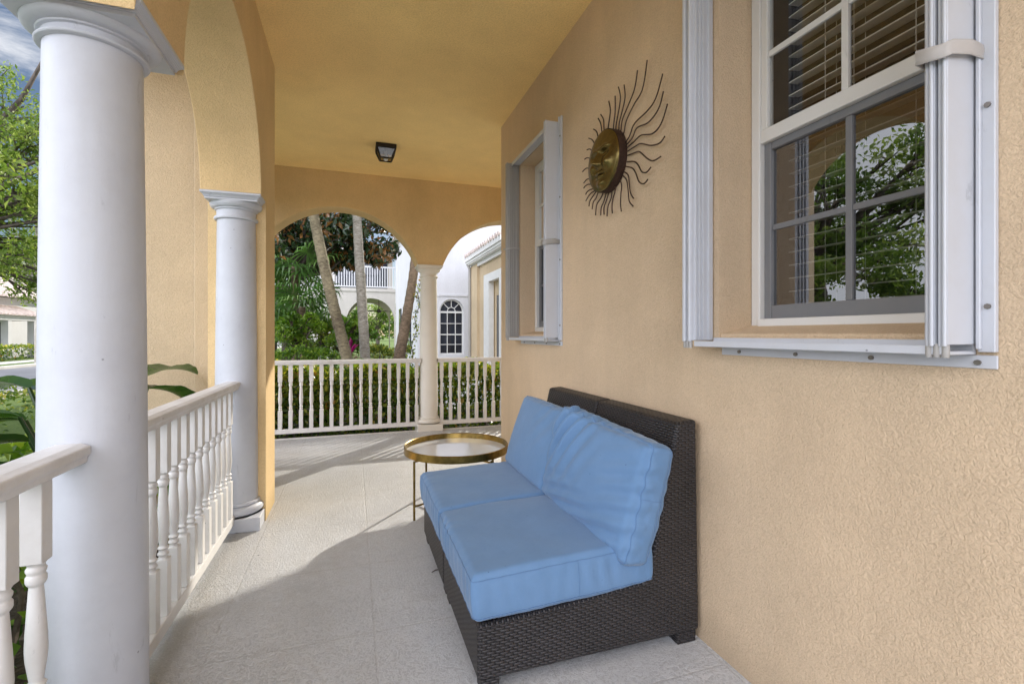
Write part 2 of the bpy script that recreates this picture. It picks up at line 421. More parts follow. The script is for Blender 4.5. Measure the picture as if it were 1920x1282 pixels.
class MB:
    def __init__(s):
        s.v = []; s.f = []; s.smooth = []
    def add(s, vs, fs, smooth=False):
        o = len(s.v)
        s.v.extend([tuple(p) for p in vs])
        for f in fs:
            s.f.append(tuple(i + o for i in f)); s.smooth.append(smooth)
        return s
    def box(s, x0, x1, y0, y1, z0, z1):
        return s.add([(x0, y0, z0), (x1, y0, z0), (x1, y1, z0), (x0, y1, z0), (x0, y0, z1), (x1, y0, z1), (x1, y1, z1), (x0, y1, z1)],
                     [(0, 3, 2, 1), (4, 5, 6, 7), (0, 1, 5, 4), (1, 2, 6, 5), (2, 3, 7, 6), (3, 0, 4, 7)])
    def obox(s, c, ax, ay, az):
        c, ax, ay, az = Vector(c), Vector(ax), Vector(ay), Vector(az)
        vs = [c + ax * i + ay * j + az * k for k in (-1, 1) for (i, j) in ((-1, -1), (1, -1), (1, 1), (-1, 1))]
        return s.add(vs, [(0, 3, 2, 1), (4, 5, 6, 7), (0, 1, 5, 4), (1, 2, 6, 5), (2, 3, 7, 6), (3, 0, 4, 7)])
    def bar(s, p, q, w, h=None):
        p, q = Vector(p), Vector(q); d = (q - p)
        up = Vector((0, 0, 1)) if abs(d.normalized().z) < .95 else Vector((1, 0, 0))
        a = d.cross(up).normalized(); b = a.cross(d).normalized()
        return s.obox((p + q) / 2, d / 2, a * w / 2, b * (h or w) / 2)
    def lathe(s, prof, cx=0, cy=0, n=32, caps=True):
        k = len(prof); vs = []; fs = []
        for r, z in prof:
            for i in range(n):
                t = 2 * math.pi * i / n
                vs.append((cx + r * math.cos(t), cy + r * math.sin(t), z))
        for j in range(k - 1):
            for i in range(n):
                i2 = (i + 1) % n
                fs.append((j * n + i, j * n + i2, (j + 1) * n + i2, (j + 1) * n + i))
        s.add(vs, fs, True)
        if caps:
            s.add([vs[i] for i in range(n)], [tuple(reversed(range(n)))])
            s.add([vs[(k - 1) * n + i] for i in range(n)], [tuple(range(n))])
        return s
    def tube(s, pts, rad, n=8, caps=True):
        pts = [Vector(p) for p in pts]
        if not hasattr(rad, '__len__'):
            rad = [rad] * len(pts)
        vs = []; fs = []
        prev = None
        for i, p in enumerate(pts):
            d = (pts[min(i + 1, len(pts) - 1)] - pts[max(i - 1, 0)]).normalized()
            if prev is None:
                u = d.cross(Vector((0, 0, 1)) if abs(d.z) < .9 else Vector((1, 0, 0))).normalized()
            else:
                u = (prev - d * prev.dot(d)).normalized()
            prev = u; w = d.cross(u)
            for k in range(n):
                t = 2 * math.pi * k / n
                vs.append(p + (u * math.cos(t) + w * math.sin(t)) * rad[i])
        for j in range(len(pts) - 1):
            for k in range(n):
                k2 = (k + 1) % n
                fs.append((j * n + k, j * n + k2, (j + 1) * n + k2, (j + 1) * n + k))
        s.add(vs, fs, True)
        if caps:
            s.add(vs[:n], [tuple(reversed(range(n)))]); s.add(vs[-n:], [tuple(range(n))])
        return s
    def prism(s, poly, axis, a, b):
        """poly: 2-D points; axis 'y': (x,z) pairs extruded along y; 'x': (y,z); 'z': (x,y)"""
        def P(p, t):
            return {'y': (p[0], t, p[1]), 'x': (t, p[0], p[1]), 'z': (p[0], p[1], t)}[axis]
        n = len(poly)
        vs = [P(p, a) for p in poly] + [P(p, b) for p in poly]
        fs = [(i, (i + 1) % n, n + (i + 1) % n, n + i) for i in range(n)] + [tuple(reversed(range(n))), tuple(range(n, 2 * n))]
        return s.add(vs, fs)
    def grid(s, P, nu, nv, smooth=True):
        vs = [P(i / nu, j / nv) for j in range(nv + 1) for i in range(nu + 1)]
        fs = [(j * (nu + 1) + i, j * (nu + 1) + i + 1, (j + 1) * (nu + 1) + i + 1, (j + 1) * (nu + 1) + i) for j in range(nv) for i in range(nu)]
        return s.add(vs, fs, smooth)
    def build(s, name, mat, parent=None, bevel=0., seg=2, merge=False, uv=False, local=False, recalc=True, angle=38):
        me = bpy.data.meshes.new(name)
        vs = s.v
        if parent is not None and not local:
            o = origin_of(parent)
            vs = [(x - o.x, y - o.y, z - o.z) for x, y, z in vs]
        me.from_pydata(vs, [], s.f)
        me.polygons.foreach_set('use_smooth', s.smooth)
        if recalc or merge:
            bm = bmesh.new(); bm.from_mesh(me)
            if merge:
                bmesh.ops.remove_doubles(bm, verts=bm.verts, dist=1e-5)
            if recalc:
                bmesh.ops.recalc_face_normals(bm, faces=bm.faces)
            bm.to_mesh(me); bm.free()
        me.materials.append(mat)
        if any(s.smooth):
            me.set_sharp_from_angle(angle=R(angle))
        if uv:
            box_uv(me)
        ob = bpy.data.objects.new(name, me)
        COL.objects.link(ob)
        if parent is not None:
            ob.parent = parent
        if bevel:
            md = ob.modifiers.new('bevel', 'BEVEL')
            md.width = bevel; md.segments = seg; md.limit_method = 'ANGLE'; md.angle_limit = R(40)
            md.harden_normals = False
        return ob

def box_uv(me):
    uvl = me.uv_layers.new(name='UVMap')
    for p in me.polygons:
        n = p.normal
        a = max(range(3), key=lambda k: abs(n[k]))
        for li in p.loop_indices:
            c = me.vertices[me.loops[li].vertex_index].co
            uvl.data[li].uv = ((c.y, c.z) if a == 0 else (c.x, c.z) if a == 1 else (c.y, c.x))

def thing(name, label, cat, loc=(0, 0, 0), group=None):
    o = bpy.data.objects.new(name, None)
    o.empty_display_size = .1
    o.location = loc
    COL.objects.link(o)
    return tag(o, label, cat, group)

def tag(o, label, cat, group=None):
    o['label'] = label; o['category'] = cat
    if group:
        o['group'] = group
    return o

def dup(root, loc, label, group=None):
    r = root.copy(); COL.objects.link(r); r.location = loc; r['label'] = label
    if group:
        r['group'] = group
    for ch in list(root.children):
        c = ch.copy(); COL.objects.link(c); c.parent = r
        for g in ch.children:
            d = g.copy(); COL.objects.link(d); d.parent = c
    return r

def struct(o):
    o['kind'] = 'structure'
    return o

# leaves ------------------------------------------------------------
def leaf_arrays(cent, normal_bias, size, rng, aspect=.45, droop=.0, fold=.25, tint=None):
    """cent: (N,3); returns verts (N*4), faces; each leaf a folded diamond"""
    N = len(cent)
    d = rng.normal(size=(N, 3)); d[:, 2] -= droop
    d /= np.linalg.norm(d, axis=1)[:, None] + 1e-9
    up = rng.normal(size=(N, 3)) * .8 + np.array(normal_bias)
    side = np.cross(d, up); side /= np.linalg.norm(side, axis=1)[:, None] + 1e-9
    nrm = np.cross(side, d)
    s = size * rng.uniform(.6, 1.25, size=(N, 1))
    a = cent - d * s * .5
    t = cent + d * s * .5 - nrm * s * .08
    l = cent + side * s * aspect * .5 + nrm * s * aspect * fold
    r = cent - side * s * aspect * .5 + nrm * s * aspect * fold
    V = np.stack([a, l, t, r], axis=1).reshape(-1, 3)
    base = np.arange(N)[:, None] * 4
    F = np.concatenate([base + np.array([[0, 2, 1]]), base + np.array([[0, 3, 2]])], axis=1).reshape(-1, 3)
    if tint is None:
        tint = rng.uniform(0, 1, size=N)
    return V, F, np.repeat(tint, 4)

def leaf_mesh(name, V, F, tint, mat, parent):
    me = bpy.data.meshes.new(name)
    o = origin_of(parent) if parent is not None else Vector((0, 0, 0))
    V = np.asarray(V, dtype=np.float32) - np.array(o, dtype=np.float32)
    me.vertices.add(len(V)); me.vertices.foreach_set('co', V.ravel())
    F = np.asarray(F, dtype=np.int32)
    me.loops.add(F.size); me.loops.foreach_set('vertex_index', F.ravel())
    me.polygons.add(len(F))
    me.polygons.foreach_set('loop_start', np.arange(0, F.size, F.shape[1], dtype=np.int32))
    me.update(calc_edges=True); me.validate()
    at = me.attributes.new('tint', 'FLOAT', 'POINT')
    at.data.foreach_set('value', np.asarray(tint, dtype=np.float32))
    me.materials.append(mat)
    ob = bpy.data.objects.new(name, me); COL.objects.link(ob)
    ob.parent = parent
    return ob

def cloud_points(rng, clumps, n_each, shell=.55):
    pts = []
    for (c, r) in clumps:
        q = rng.normal(size=(n_each, 3)); q /= np.linalg.norm(q, axis=1)[:, None]
        rad = rng.uniform(shell, 1.0, size=(n_each, 1)) ** .8
        pts.append(np.array(c) + q * rad * np.array(r))
    return np.concatenate(pts)

# ------------------------------------------------------------------ dimensions (metres; y runs along the porch, x towards the house wall)
WX = 1.30           # face of the house wall
CZ = 3.115           # ceiling
AX0, AX1 = -.86, -.535   # left arcade thickness
EY0, EY1 = 5.94, 6.24   # end arcade thickness
SPR = 2.06

# setting: ground, road, floor -------------------------------------------------
GZ = -.24
g = MB(); g.add([(-400, -400, GZ), (400, -400, GZ), (400, 400, GZ), (-400, 400, GZ)], [(0, 1, 2, 3)])
struct(g.build('ground', M['lawn']))
g = MB(); g.add([(-13.7, -200, GZ + .008), (-7.6, -200, GZ + .008), (-7.6, 300, GZ + .008), (-13.7, 300, GZ + .008)], [(0, 1, 2, 3)])
struct(g.build('road', M['asphalt']))
g = MB(); g.box(-13.95, -13.7, -200, 300, GZ - .1, GZ + .12); g.box(-7.6, -7.35, -200, 300, GZ - .1, GZ + .12)
struct(g.build('kerb', M['paving'], bevel=.02))
g = MB(); g.add([(-17.3, -200, GZ + .012), (-15.9, -200, GZ + .012), (-15.9, 300, GZ + .012), (-17.3, 300, GZ + .012)], [(0, 1, 2, 3)])
struct(g.build('pavement', M['paving']))
g = MB()
g.add([(-3.6, -3, GZ + .01), (-.8, -3, GZ + .01), (-.8, 4, GZ + .01), (-3.6, 4, GZ + .01)], [(0, 1, 2, 3)])
g.add([(-3.6, 6.1, GZ + .011), (3.6, 6.1, GZ + .011), (3.6, 15.5, GZ + .011), (-3.6, 15.5, GZ + .011)], [(0, 1, 2, 3)])
struct(g.build('planting_bed', M['dirt']))
g = MB(); g.add([(-6, -14, GZ + .014), (8, -14, GZ + .014), (8, -1.3, GZ + .014), (-6, -1.3, GZ + .014)], [(0, 1, 2, 3)])
struct(g.build('bounce_terrace', M['paving']))  # unseen pale slab added behind the camera, bounces light to the ceiling
g = MB(); g.add([(-4.6, -1.3, GZ + .013), (-2.45, -1.3, GZ + .013), (-2.45, 5.5, GZ + .013), (-4.6, 5.5, GZ + .013)], [(0, 1, 2, 3)])
g.add([(1.35, 9.0, GZ + .013), (9, 9.0, GZ + .013), (9, 17.8, GZ + .013), (1.35, 17.8, GZ + .013)], [(0, 1, 2, 3)])
g.add([(4, 4.2, GZ + .013), (9, 4.2, GZ + .013), (9, 9.0, GZ + .013), (4, 9.0, GZ + .013)], [(0, 1, 2, 3)])
struct(g.build('bounce_paving', M['paving']))  # pale strips added beside the porch to reflect light up under the arches
g = MB(); g.box(-.86, WX, -1.2, EY0 + .02, GZ - .2, 0); g.box(-1.7, -.86, 4.2, EY0 + .02, GZ - .2, 0); g.box(WX, 5, 4.2, EY0 + .02, GZ - .2, 0)
struct(g.build('floor', M['floor']))
g = MB(); g.box(-1.7, 5, EY0 + .02, EY0 + .09, GZ - .2, .004)
struct(g.build('floor_edge', M['curb'], bevel=.008))

# ------------------------------------------------------------------ the house
house = thing('house', 'yellow stucco house with a porch ceiling, arcades and two windows behind the sofa', 'house', (WX, 2, 0))

def cellwall(mb, axis, a_s, zs, holes, t0, t1):
    """wall in the (a,z) plane between thickness t0,t1 with rectangular holes (cell indices)"""
    def P(a, t, z):
        return (t, a, z) if axis == 'y' else (a, t, z)
    na, nz = len(a_s) - 1, len(zs) - 1
    solid = lambda i, j: 0 <= i < na and 0 <= j < nz and (i, j) not in holes
    for i in range(na):
        for j in range(nz):
            if not solid(i, j):
                continue
            a0, a1, z0, z1 = a_s[i], a_s[i + 1], zs[j], zs[j + 1]
            for t in (t0, t1):
                mb.add([P(a0, t, z0), P(a1, t, z0), P(a1, t, z1), P(a0, t, z1)], [(0, 1, 2, 3)])
            if not solid(i - 1, j): mb.add([P(a0, t0, z0), P(a0, t1, z0), P(a0, t1, z1), P(a0, t0, z1)], [(0, 1, 2, 3)])
            if not solid(i + 1, j): mb.add([P(a1, t0, z0), P(a1, t1, z0), P(a1, t1, z1), P(a1, t0, z1)], [(0, 1, 2, 3)])
            if not solid(i, j - 1): mb.add([P(a0, t0, z0), P(a0, t1, z0), P(a1, t1, z0), P(a1, t0, z0)], [(0, 1, 2, 3)])
            if not solid(i, j + 1): mb.add([P(a0, t0, z1), P(a0, t1, z1), P(a1, t1, z1), P(a1, t0, z1)], [(0, 1, 2, 3)])

W1 = (.72, 1.44); W2 = (2.93, 3.66); WZ = (1.19, 2.585)
w = MB()
cellwall(w, 'y', [-1.2, W1[0], W1[1], W2[0], W2[1], 4.2], [GZ, WZ[0], WZ[1], CZ + .02], {(1, 1), (3, 1)}, WX, WX + .26)
w.box(WX + .26, 5, 3.94, 4.2, GZ, CZ + .02)
for (a_, b_) in (W1, W2):
    w.prism([(WX + .004, WZ[0] - .002), (WX + .22, WZ[0] - .002), (WX + .22, WZ[0] + .046), (WX + .15, WZ[0] + .044), (WX + .006, WZ[0] + .012)], 'y', a_ - .001, b_ + .001)
w.build('wall', M['wall'], house, bevel=.006)

g = MB(); g.box(-1.72, 5, -1.2, EY1 + .25, CZ, CZ + .25)
g.build('ceiling', M['ceil'], house)
# roof above, only its eaves matter
g = MB(); g.box(-1.9, 5, -1.35, EY1 + .45, CZ + .25, CZ + .33)
g.build('roof', M['gutter'], house)

def archwall(mb, axis, prof, top, t0, t1):
    def P(a, t, z):
        return (t, a, z) if axis == 'y' else (a, t, z)
    n = len(prof)
    for i in range(n - 1):
        (a0, z0), (a1, z1) = prof[i], prof[i + 1]
        mb.add([P(a0, t0, z0), P(a0, t1, z0), P(a1, t1, z1), P(a1, t0, z1)], [(0, 1, 2, 3)], abs(a1 - a0) > 1e-6 and abs(z1 - z0) > 1e-6)
        if abs(a1 - a0) > 1e-6:
            for t in (t0, t1):
                mb.add([P(a0, t, z0), P(a1, t, z1), P(a1, t, top), P(a0, t, top)], [(0, 1, 2, 3)])
            mb.add([P(a0, t0, top), P(a1, t0, top), P(a1, t1, top), P(a0, t1, top)], [(0, 1, 2, 3)])
    for (a, z) in (prof[0], prof[-1]):
        mb.add([P(a, t0, z), P(a, t1, z), P(a, t1, top), P(a, t0, top)], [(0, 1, 2, 3)])

def arc(c, r, zc, a0, a1, n=40):
    """points of a circular arch, from abscissa a0 to a1"""
    t0 = math.acos(max(-1, min(1, (a0 - c) / r))); t1 = math.acos(max(-1, min(1, (a1 - c) / r)))
    return [(c + r * math.cos(t0 + (t1 - t0) * i / n), zc + r * math.sin(t0 + (t1 - t0) * i / n)) for i in range(n + 1)]

C1, C2 = 1.665, 3.405       # y of the two left columns
CXL = -.70
# left arcade: pier, near arch, spandrel, arch, pier
prof = [(-.75, GZ), (-.40, GZ), (-.40, SPR)]
prof += arc(.55, .93, SPR - .02, -.38, 1.48)
prof += [(1.485, 2.09), (1.845, 2.09)]
prof += arc(2.55, .70, SPR, 1.85, 3.25)
prof += [(3.40, SPR), (3.41, SPR), (3.41, GZ), (3.78, GZ)]
a = MB(); archwall(a, 'y', prof, CZ + .02, AX0, AX1)
o = a.build('arcade_wall', M['arcade'], house, merge=True, bevel=.004)
o['label'] = 'stucco arcade wall above the two white columns'
# end arcade
prof = [(-1.72, GZ), (-1.07, GZ), (-1.07, 2.05)] + arc(-.15, .974, 1.726, -1.065, .763) + [(.77, 2.066), (1.055, 2.066)] \
    + arc(1.985, .974, 1.726, 1.06, 2.91) + [(2.915, 2.066), (3.2, 2.066)] + arc(4.13, .974, 1.726, 3.205, 5.05) + [(5.055, 2.05), (5.055, GZ), (5.3, GZ)]
a = MB(); archwall(a, 'x', prof, CZ + .02, EY0, EY1)
o = a.build('arcade_wall', M['arcade'], house, merge=True, bevel=.004)
o['label'] = 'stucco arcade wall with two arches at the end of the porch'
# tan wing closing the left side
g = MB(); g.box(-1.70, -.862, 3.785, 4.22, GZ, 5.5); g.box(-1.70, -1.42, 5.90, EY1 - .003, GZ, CZ + .02); g.box(-1.70, -1.42, 4.22, 5.90, 2.75, CZ + .02)
g.box(-1.03, -.862, 3.76, 3.784, GZ, 5.5); g.box(-.860, -.56, 3.782, 3.80, GZ, CZ + .02)
o = g.build('wing_wall', M['wing'], house, bevel=.006)
o['label'] = 'tan stucco wing wall behind the left railing'

# windows ---------------------------------------------------------------------
def window(y0, y1, label):
    z0, z1 = WZ
    fx = WX + (.150 if y0 < 2 else .122)
    f = MB()
    fw = .042
    zb = z0 + .03
    # outer vinyl frame
    f.box(fx, fx + .07, y0 + .002, y0 + fw, zb, z1 - .002); f.box(fx, fx + .07, y1 - fw, y1 - .002, zb, z1 - .002)
    f.box(fx - .012, fx + .07, y0 + fw, y1 - fw, zb, zb + .038); f.box(fx, fx + .07, y0 + fw, y1 - fw, z1 - fw, z1 - .002)
    win = f.build('window', M['vinyl'], house, bevel=.004)
    win['label'] = label
    zm = 1.915
    ya, yb = y0 + fw, y1 - fw
    ym = (ya + yb) / 2
    # upper sash (proud)
    u = MB(); ux = fx + .004
    u.box(ux, ux + .03, ya, yb, zm, zm + .05); u.box(ux + .002, ux + .03, ya, ya + .028, zm + .05, z1 - fw); u.box(ux + .002, ux + .03, yb - .028, yb, zm + .05, z1 - fw)
    u.box(ux + .004, ux + .028, ya + .028, yb - .028, z1 - fw - .03, z1 - fw)
    zc = (zm + .05 + z1 - fw - .03) / 2
    u.build('sash', M['vinyl'], win, bevel=.003)
    q = MB()
    q.box(ux + .006, ux + .022, ym - .011, ym + .011, zm + .05, z1 - fw - .03)
    q.box(ux + .008, ux + .020, ya + .028, ym - .011, zc - .011, zc + .011); q.box(ux + .008, ux + .020, ym + .011, yb - .028, zc - .011, zc + .011)
    q.build('muntin', M['vinyl'], win, bevel=.002)
    # lower sash with grey insect-screen frame
    l = MB(); lx = fx + .022
    zb2 = zb + .038
    l.box(lx, lx + .03, ya, ya + .03, zb2, zm); l.box(lx, lx + .03, yb - .03, yb, zb2, zm)
    l.box(lx + .002, lx + .032, ya + .03, yb - .03, zb2, zb2 + .05); l.box(lx + .002, lx + .03, ya + .03, yb - .03, zm - .028, zm)
    l.build('sash', M['sash'], win, bevel=.003)['label'] = 'grey lower sash'
    zc2 = (zb2 + .05 + zm - .028) / 2
    q = MB()
    q.box(lx + .006, lx + .022, ym - .011, ym + .011, zb2 + .05, zm - .028)
    q.box(lx + .008, lx + .020, ya + .03, ym - .011, zc2 - .010, zc2 + .010); q.box(lx + .008, lx + .020, ym + .011, yb - .03, zc2 - .010, zc2 + .010)
    q.build('muntin', M['sash'], win, bevel=.002)['label'] = 'grey muntins of the lower sash'
    p = MB(); p.add([(ux + .016, ya, zm + .03), (ux + .016, yb, zm + .03), (ux + .016, yb, z1 - fw), (ux + .016, ya, z1 - fw)], [(0, 1, 2, 3)])
    p.build('pane', M['glass'], win)
    p = MB(); p.add([(lx + .015, ya, zb2), (lx + .015, yb, zb2), (lx + .015, yb, zm - .01), (lx + .015, ya, zm - .01)], [(0, 1, 2, 3)])
    p.build('pane', M['scrglass'], win)
    # venetian blind
    b = MB(); bx = fx + .105
    n = 27
    for i in range(n):
        z = z0 + .075 + i * (z1 - z0 - .14) / (n - 1)
        th = R(6)
        b.obox((bx, (ya + yb) / 2, z), (math.cos(th) * .024, 0, math.sin(th) * .024), (0, (yb - ya) / 2 - .055, 0), (0, 0, .0021))
    for y in (ya + .16, ym + .02, yb - .2):
        for dx in (-.026, .026):
            b.tube([(bx + dx, y, z0 + .06), (bx + dx, y, z1 - .06)], .0013, 5)
    b.box(bx - .028, bx + .028, ya + .05, yb - .05, z1 - .06, z1 - .02)
    b.build('blind', M['blind'], win)
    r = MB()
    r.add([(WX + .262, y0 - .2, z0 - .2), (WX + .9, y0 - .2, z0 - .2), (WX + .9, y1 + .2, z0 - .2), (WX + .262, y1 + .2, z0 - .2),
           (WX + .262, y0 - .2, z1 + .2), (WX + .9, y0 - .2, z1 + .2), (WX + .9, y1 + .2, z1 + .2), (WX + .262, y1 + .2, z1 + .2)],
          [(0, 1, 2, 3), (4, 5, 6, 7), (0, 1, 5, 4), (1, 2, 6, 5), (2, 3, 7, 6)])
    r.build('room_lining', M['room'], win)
    return win
window(*W1, 'window nearest the camera with white blinds and grey lower sash')
window(*W2, 'narrow-looking far window between its grey shutter stacks')

# storm shutters --------------------------------------------------------------
def shutter_stack(mb, ya, yb, z0, z1, wide):
    """folded aluminium blades, seen edge-on; ya..yb along the wall"""
    x0, x1 = WX - .105, WX - .004
    n = 4
    t = (yb - ya) / n
    for i in range(n):
        yy = ya + i * t
        off = .008 * (i % 2)
        mb.box(x0 + off, x1 - .006 * (i % 2), yy + .0012, yy + t - .0012, z0, z1)
        # nose bead of each blade
        mb.tube([(x0 + off - .001, yy + t / 2, z0 - .003), (x0 + off - .001, yy + t / 2, z1 + .003)], t * .36, 8)
    # ribs pressed into the outer blade (faces along -y)
    for k, fx_ in enumerate((.18, .34, .52, .78)):
        xx = x0 + (x1 - x0) * fx_
        if not wide:
            mb.box(xx - .004, xx + .004, ya - .005, ya + .003, z0 + .001, z1 - .001)
        mb.box(xx - .004, xx + .004, yb - .003, yb + .005, z0 + .001, z1 - .001)

def shutter(y0, y1, label, mat, strap_on):
    z0, z1 = 1.178, 2.60
    t = thing('storm_shutter', label, 'shutter', (WX, (y0 + y1) / 2, z0))
    a = MB(); shutter_stack(a, y0 - .060, y0 - .012, z0, z1, True); sa = a.build('shutter_stack', M['alu'] if mat == 'alu' else M['alu'], t, bevel=.0015, seg=1)
    b = MB(); shutter_stack(b, y1 + .026, y1 + .085, z0, z1, False); sb = b.build('shutter_stack', M[mat], t, bevel=.0015, seg=1)
    # guide wheels under the stacks
    for (st, yc) in ((sa, y0 - .036), (sb, y1 + .055)):
        k = MB()
        for dy in (-.014, .002, .017):
            k.lathe([(.006, z0 - .028), (.007, z0 - .02), (.007, z0 - .004), (.005, z0 + .002)], WX - .095, yc + dy, 10)
        k.build('roller', M['alugrey'], st)
    # tracks
    tr = MB()
    tr.prism([(WX - .098, z0 - .022), (WX - .098, z0 - .002), (WX - .090, z0 - .002), (WX - .090, z0 - .014), (WX - .010, z0 - .014), (WX - .010, z0 + .010), (WX - .002, z0 + .010), (WX - .002, z0 - .022)], 'y', y0 - .055, y1 + .02)
    tr.box(WX - .006, WX - .001, y0 - .093, y1 - .02, z0 - .052, z0 - .023)
    trk = tr.build('bottom_track', M['alu'], t, bevel=.0015, seg=1)
    for k in range(4):
        s = MB(); y = y0 - .06 + k * (y1 - y0) / 3.2
        s.add([(WX - .006 - .004 * (1 - (i % 2) * 0), 0, 0) for i in range(0)], [])
        ring = [(WX - .010, y + .007 * math.cos(a_), z0 - .039 + .006 * math.sin(a_)) for a_ in [i * math.pi / 4 for i in range(8)]]
        ring2 = [(WX - .005, p[1], p[2]) for p in ring]
        s.add(ring + ring2, [tuple(range(8)), *[(i, (i + 1) % 8, 8 + (i + 1) % 8, 8 + i) for i in range(8)]])
        s.build('screw', M['screw'], trk)
    h = MB(); h.box(WX - .070, WX - .002, y0 - .01, y1 + .024, z1 - .012, z1 + .006); h.box(WX - .072, WX - .066, y0 - .01, y1 + .024, z1 - .026, z1 - .012)
    h.build('header_track', M['alu'], t, bevel=.0015, seg=1)
    # flat side flange fixed to the wall, nearest the camera
    f = MB(); f.box(WX - .014, WX - .001, y0 - .093, y0 - .063, z0 - .016, z1 + .03); f.box(WX - .022, WX - .014, y0 - .071, y0 - .063, z0 - .01, z1 + .03)
    fl = f.build('side_flange', M['alu'], t, bevel=.0015, seg=1)
    for zz in (1.26, 1.69, 2.1, 2.5):
        s = MB(); y = y0 - .081
        ring = [(WX - .018, y + .006 * math.cos(a_), zz + .006 * math.sin(a_)) for a_ in [i * math.pi / 4 for i in range(8)]]
        ring2 = [(WX - .013, p[1], p[2]) for p in ring]
        s.add(ring + ring2, [tuple(range(8)), *[(i, (i + 1) % 8, 8 + (i + 1) % 8, 8 + i) for i in range(8)]])
        s.build('screw', M['screw'], fl)
    # cloth ties
    def tie(ya, yb, zz, hh, st, mt, sag=.0):
        c = MB()
        path = [(WX - .002, ya - .016), (WX - .05, ya - .012), (WX - .108, ya - .010), (WX - .122, ya - .002), (WX - .122, yb + .004), (WX - .108, yb + .010), (WX - .003, yb + .010)]
        rows = 6
        vs = []
        for j in range(rows + 1):
            for i, (px, py) in enumerate(path):
                wob = .004 * math.sin(i * 2.1 + j * 1.3)
                vs.append((px + wob * .5, py + wob * .4, zz + (j / rows - .5) * hh + .008 * math.sin(i * 1.7) - sag * (i / 6)))
        n = len(path)
        c.add(vs, [(j * n + i, j * n + i + 1, (j + 1) * n + i + 1, (j + 1) * n + i) for j in range(rows) for i in range(n - 1)], True)
        ob = c.build('strap', mt, st, angle=70)
        md = ob.modifiers.new('thick', 'SOLIDIFY'); md.thickness = .002
    tie(y0 - .060, y0 - .012, 1.805, .031, sa, M['strap'] if strap_on else M['alugrey'])
    if not strap_on:
        tie(y1 + .026, y1 + .085, 1.90, .012, sb, M['strap'])
    return t
shutter(*W1, 'folded white storm shutter framing the near window, with a cloth strap', 'alu', True)
shutter(*W2, 'folded grey storm shutter framing the far window beyond the sun plaque', 'alugrey', False)

# ------------------------------------------------------------------ columns
def column(name, label, x, y, top, r0, r1, q, ph=.082, mat='white', kc=1., group='white porch columns'):
    t = thing(name, label, 'column', (x, y, 0), group)
    # shaft with slight entasis
    pr = []
    z0, z1 = ph + .083, top - .046 - (.145 - .046) * kc
    for i in range(21):
        k = i / 20
        pr.append((r0 + (r1 - r0) * (k ** 1.6), z0 + (z1 - z0) * k))
    s = MB(); s.lathe([(r0 + .012, ph + .070), (r0 + .010, ph + .078)] + pr, 0, 0, 56); s.build('shaft', M[mat], t, local=True)
    b = MB()
    b.box(-q, q, -q, q, GZ if y > 5 else 0.0, ph)
    tor = [(r0 + .03, ph)]
    for i in range(9):
        a_ = -math.pi / 2 + math.pi * i / 8
        tor.append((q - .036 + .032 * math.cos(a_), ph + .030 + .030 * math.sin(a_)))
    tor += [(r0 + .014, ph + .064), (r0 + .014, ph + .072)]
    b.lathe(tor, 0, 0, 56); b.build('base', M[mat], t, local=True, bevel=.004)
    c = MB()
    z = top
    cap = [(r1 + .002, z - .150), (r1 + .014, z - .147), (r1 + .017, z - .138), (r1 + .014, z - .129), (r1 + .003, z - .126), (r1 + .003, z - .092), (r1 + .012, z - .088), (r1 + .013, z - .080)]
    for i in range(8):
        a_ = math.pi / 2 * i / 7
        cap.append((r1 + .014 + (q - r1 - .026) * math.sin(a_), z - .080 + .034 * (1 - math.cos(a_))))
    cap = [(r_, z_ if z_ > z - .046 else z - .046 + (z_ - z + .046) * kc) for r_, z_ in cap]
    c.lathe(cap, 0, 0, 56)
    # abacus: stacked square mouldings flaring upward
    def sq(h, za, hb, zb):
        vs = [(-h, -h, za), (h, -h, za), (h, h, za), (-h, h, za), (-hb, -hb, zb), (hb, -hb, zb), (hb, hb, zb), (-hb, hb, zb)]
        c.add(vs, [(0, 3, 2, 1), (4, 5, 6, 7), (0, 1, 5, 4), (1, 2, 6, 5), (2, 3, 7, 6), (3, 0, 4, 7)])
    sq(q - .016, z - .046, q - .016, z - .034)
    for k in range(5):
        a0, a1 = k / 5, (k + 1) / 5
        e = lambda u: q - .012 + .014 * (1 - math.cos(u * math.pi / 2))
        sq(e(a0), z - .034 + .020 * a0, e(a1), z - .034 + .020 * a1)
    sq(q + .004, z - .014, q + .004, z - .001)
    c.build('capital', M[mat], t, local=True, bevel=.002, seg=1)
    return t
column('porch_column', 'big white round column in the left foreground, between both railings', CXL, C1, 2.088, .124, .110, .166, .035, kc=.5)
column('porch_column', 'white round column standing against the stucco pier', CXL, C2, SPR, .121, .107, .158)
column('porch_column', 'cream white column at the far end, between the two arches', .912, 6.07, 2.066, .115, .102, .155, .082, 'cream')

# ------------------------------------------------------------------ railings
def baluster_mesh(zb, zt, w=.021):
    m = MB()
    H = zt - zb
    za, zc = zb + .29 * H, zb + .735 * H
    m.box(-w, w, -w, w, zb, za); m.box(-w, w, -w, w, zc, zt)
    L = zc - za
    r = w
    pr = [(r * .98, 0), (r * .7, .012), (r * .62, .03), (r * .9, .045), (r * .95, .06), (r * .7, .08), (r * .66, .10), (r * .95, .125), (r * .62, .15), (r * .70, .19),
          (r * .94, .30), (r * 1.0, .38), (r * .94, .50), (r * .80, .65), (r * .68, .78), (r * .62, .83), (r * .86, .85), (r * .93, .865), (r * .93, .90), (r * .75, .915),
          (r * .90, .935), (r * .92, .955), (r * .72, .975), (r * .98, 1.0)]
    m.lathe([(a_, za + b_ * L) for a_, b_ in pr], 0, 0, 14, False)
    return m

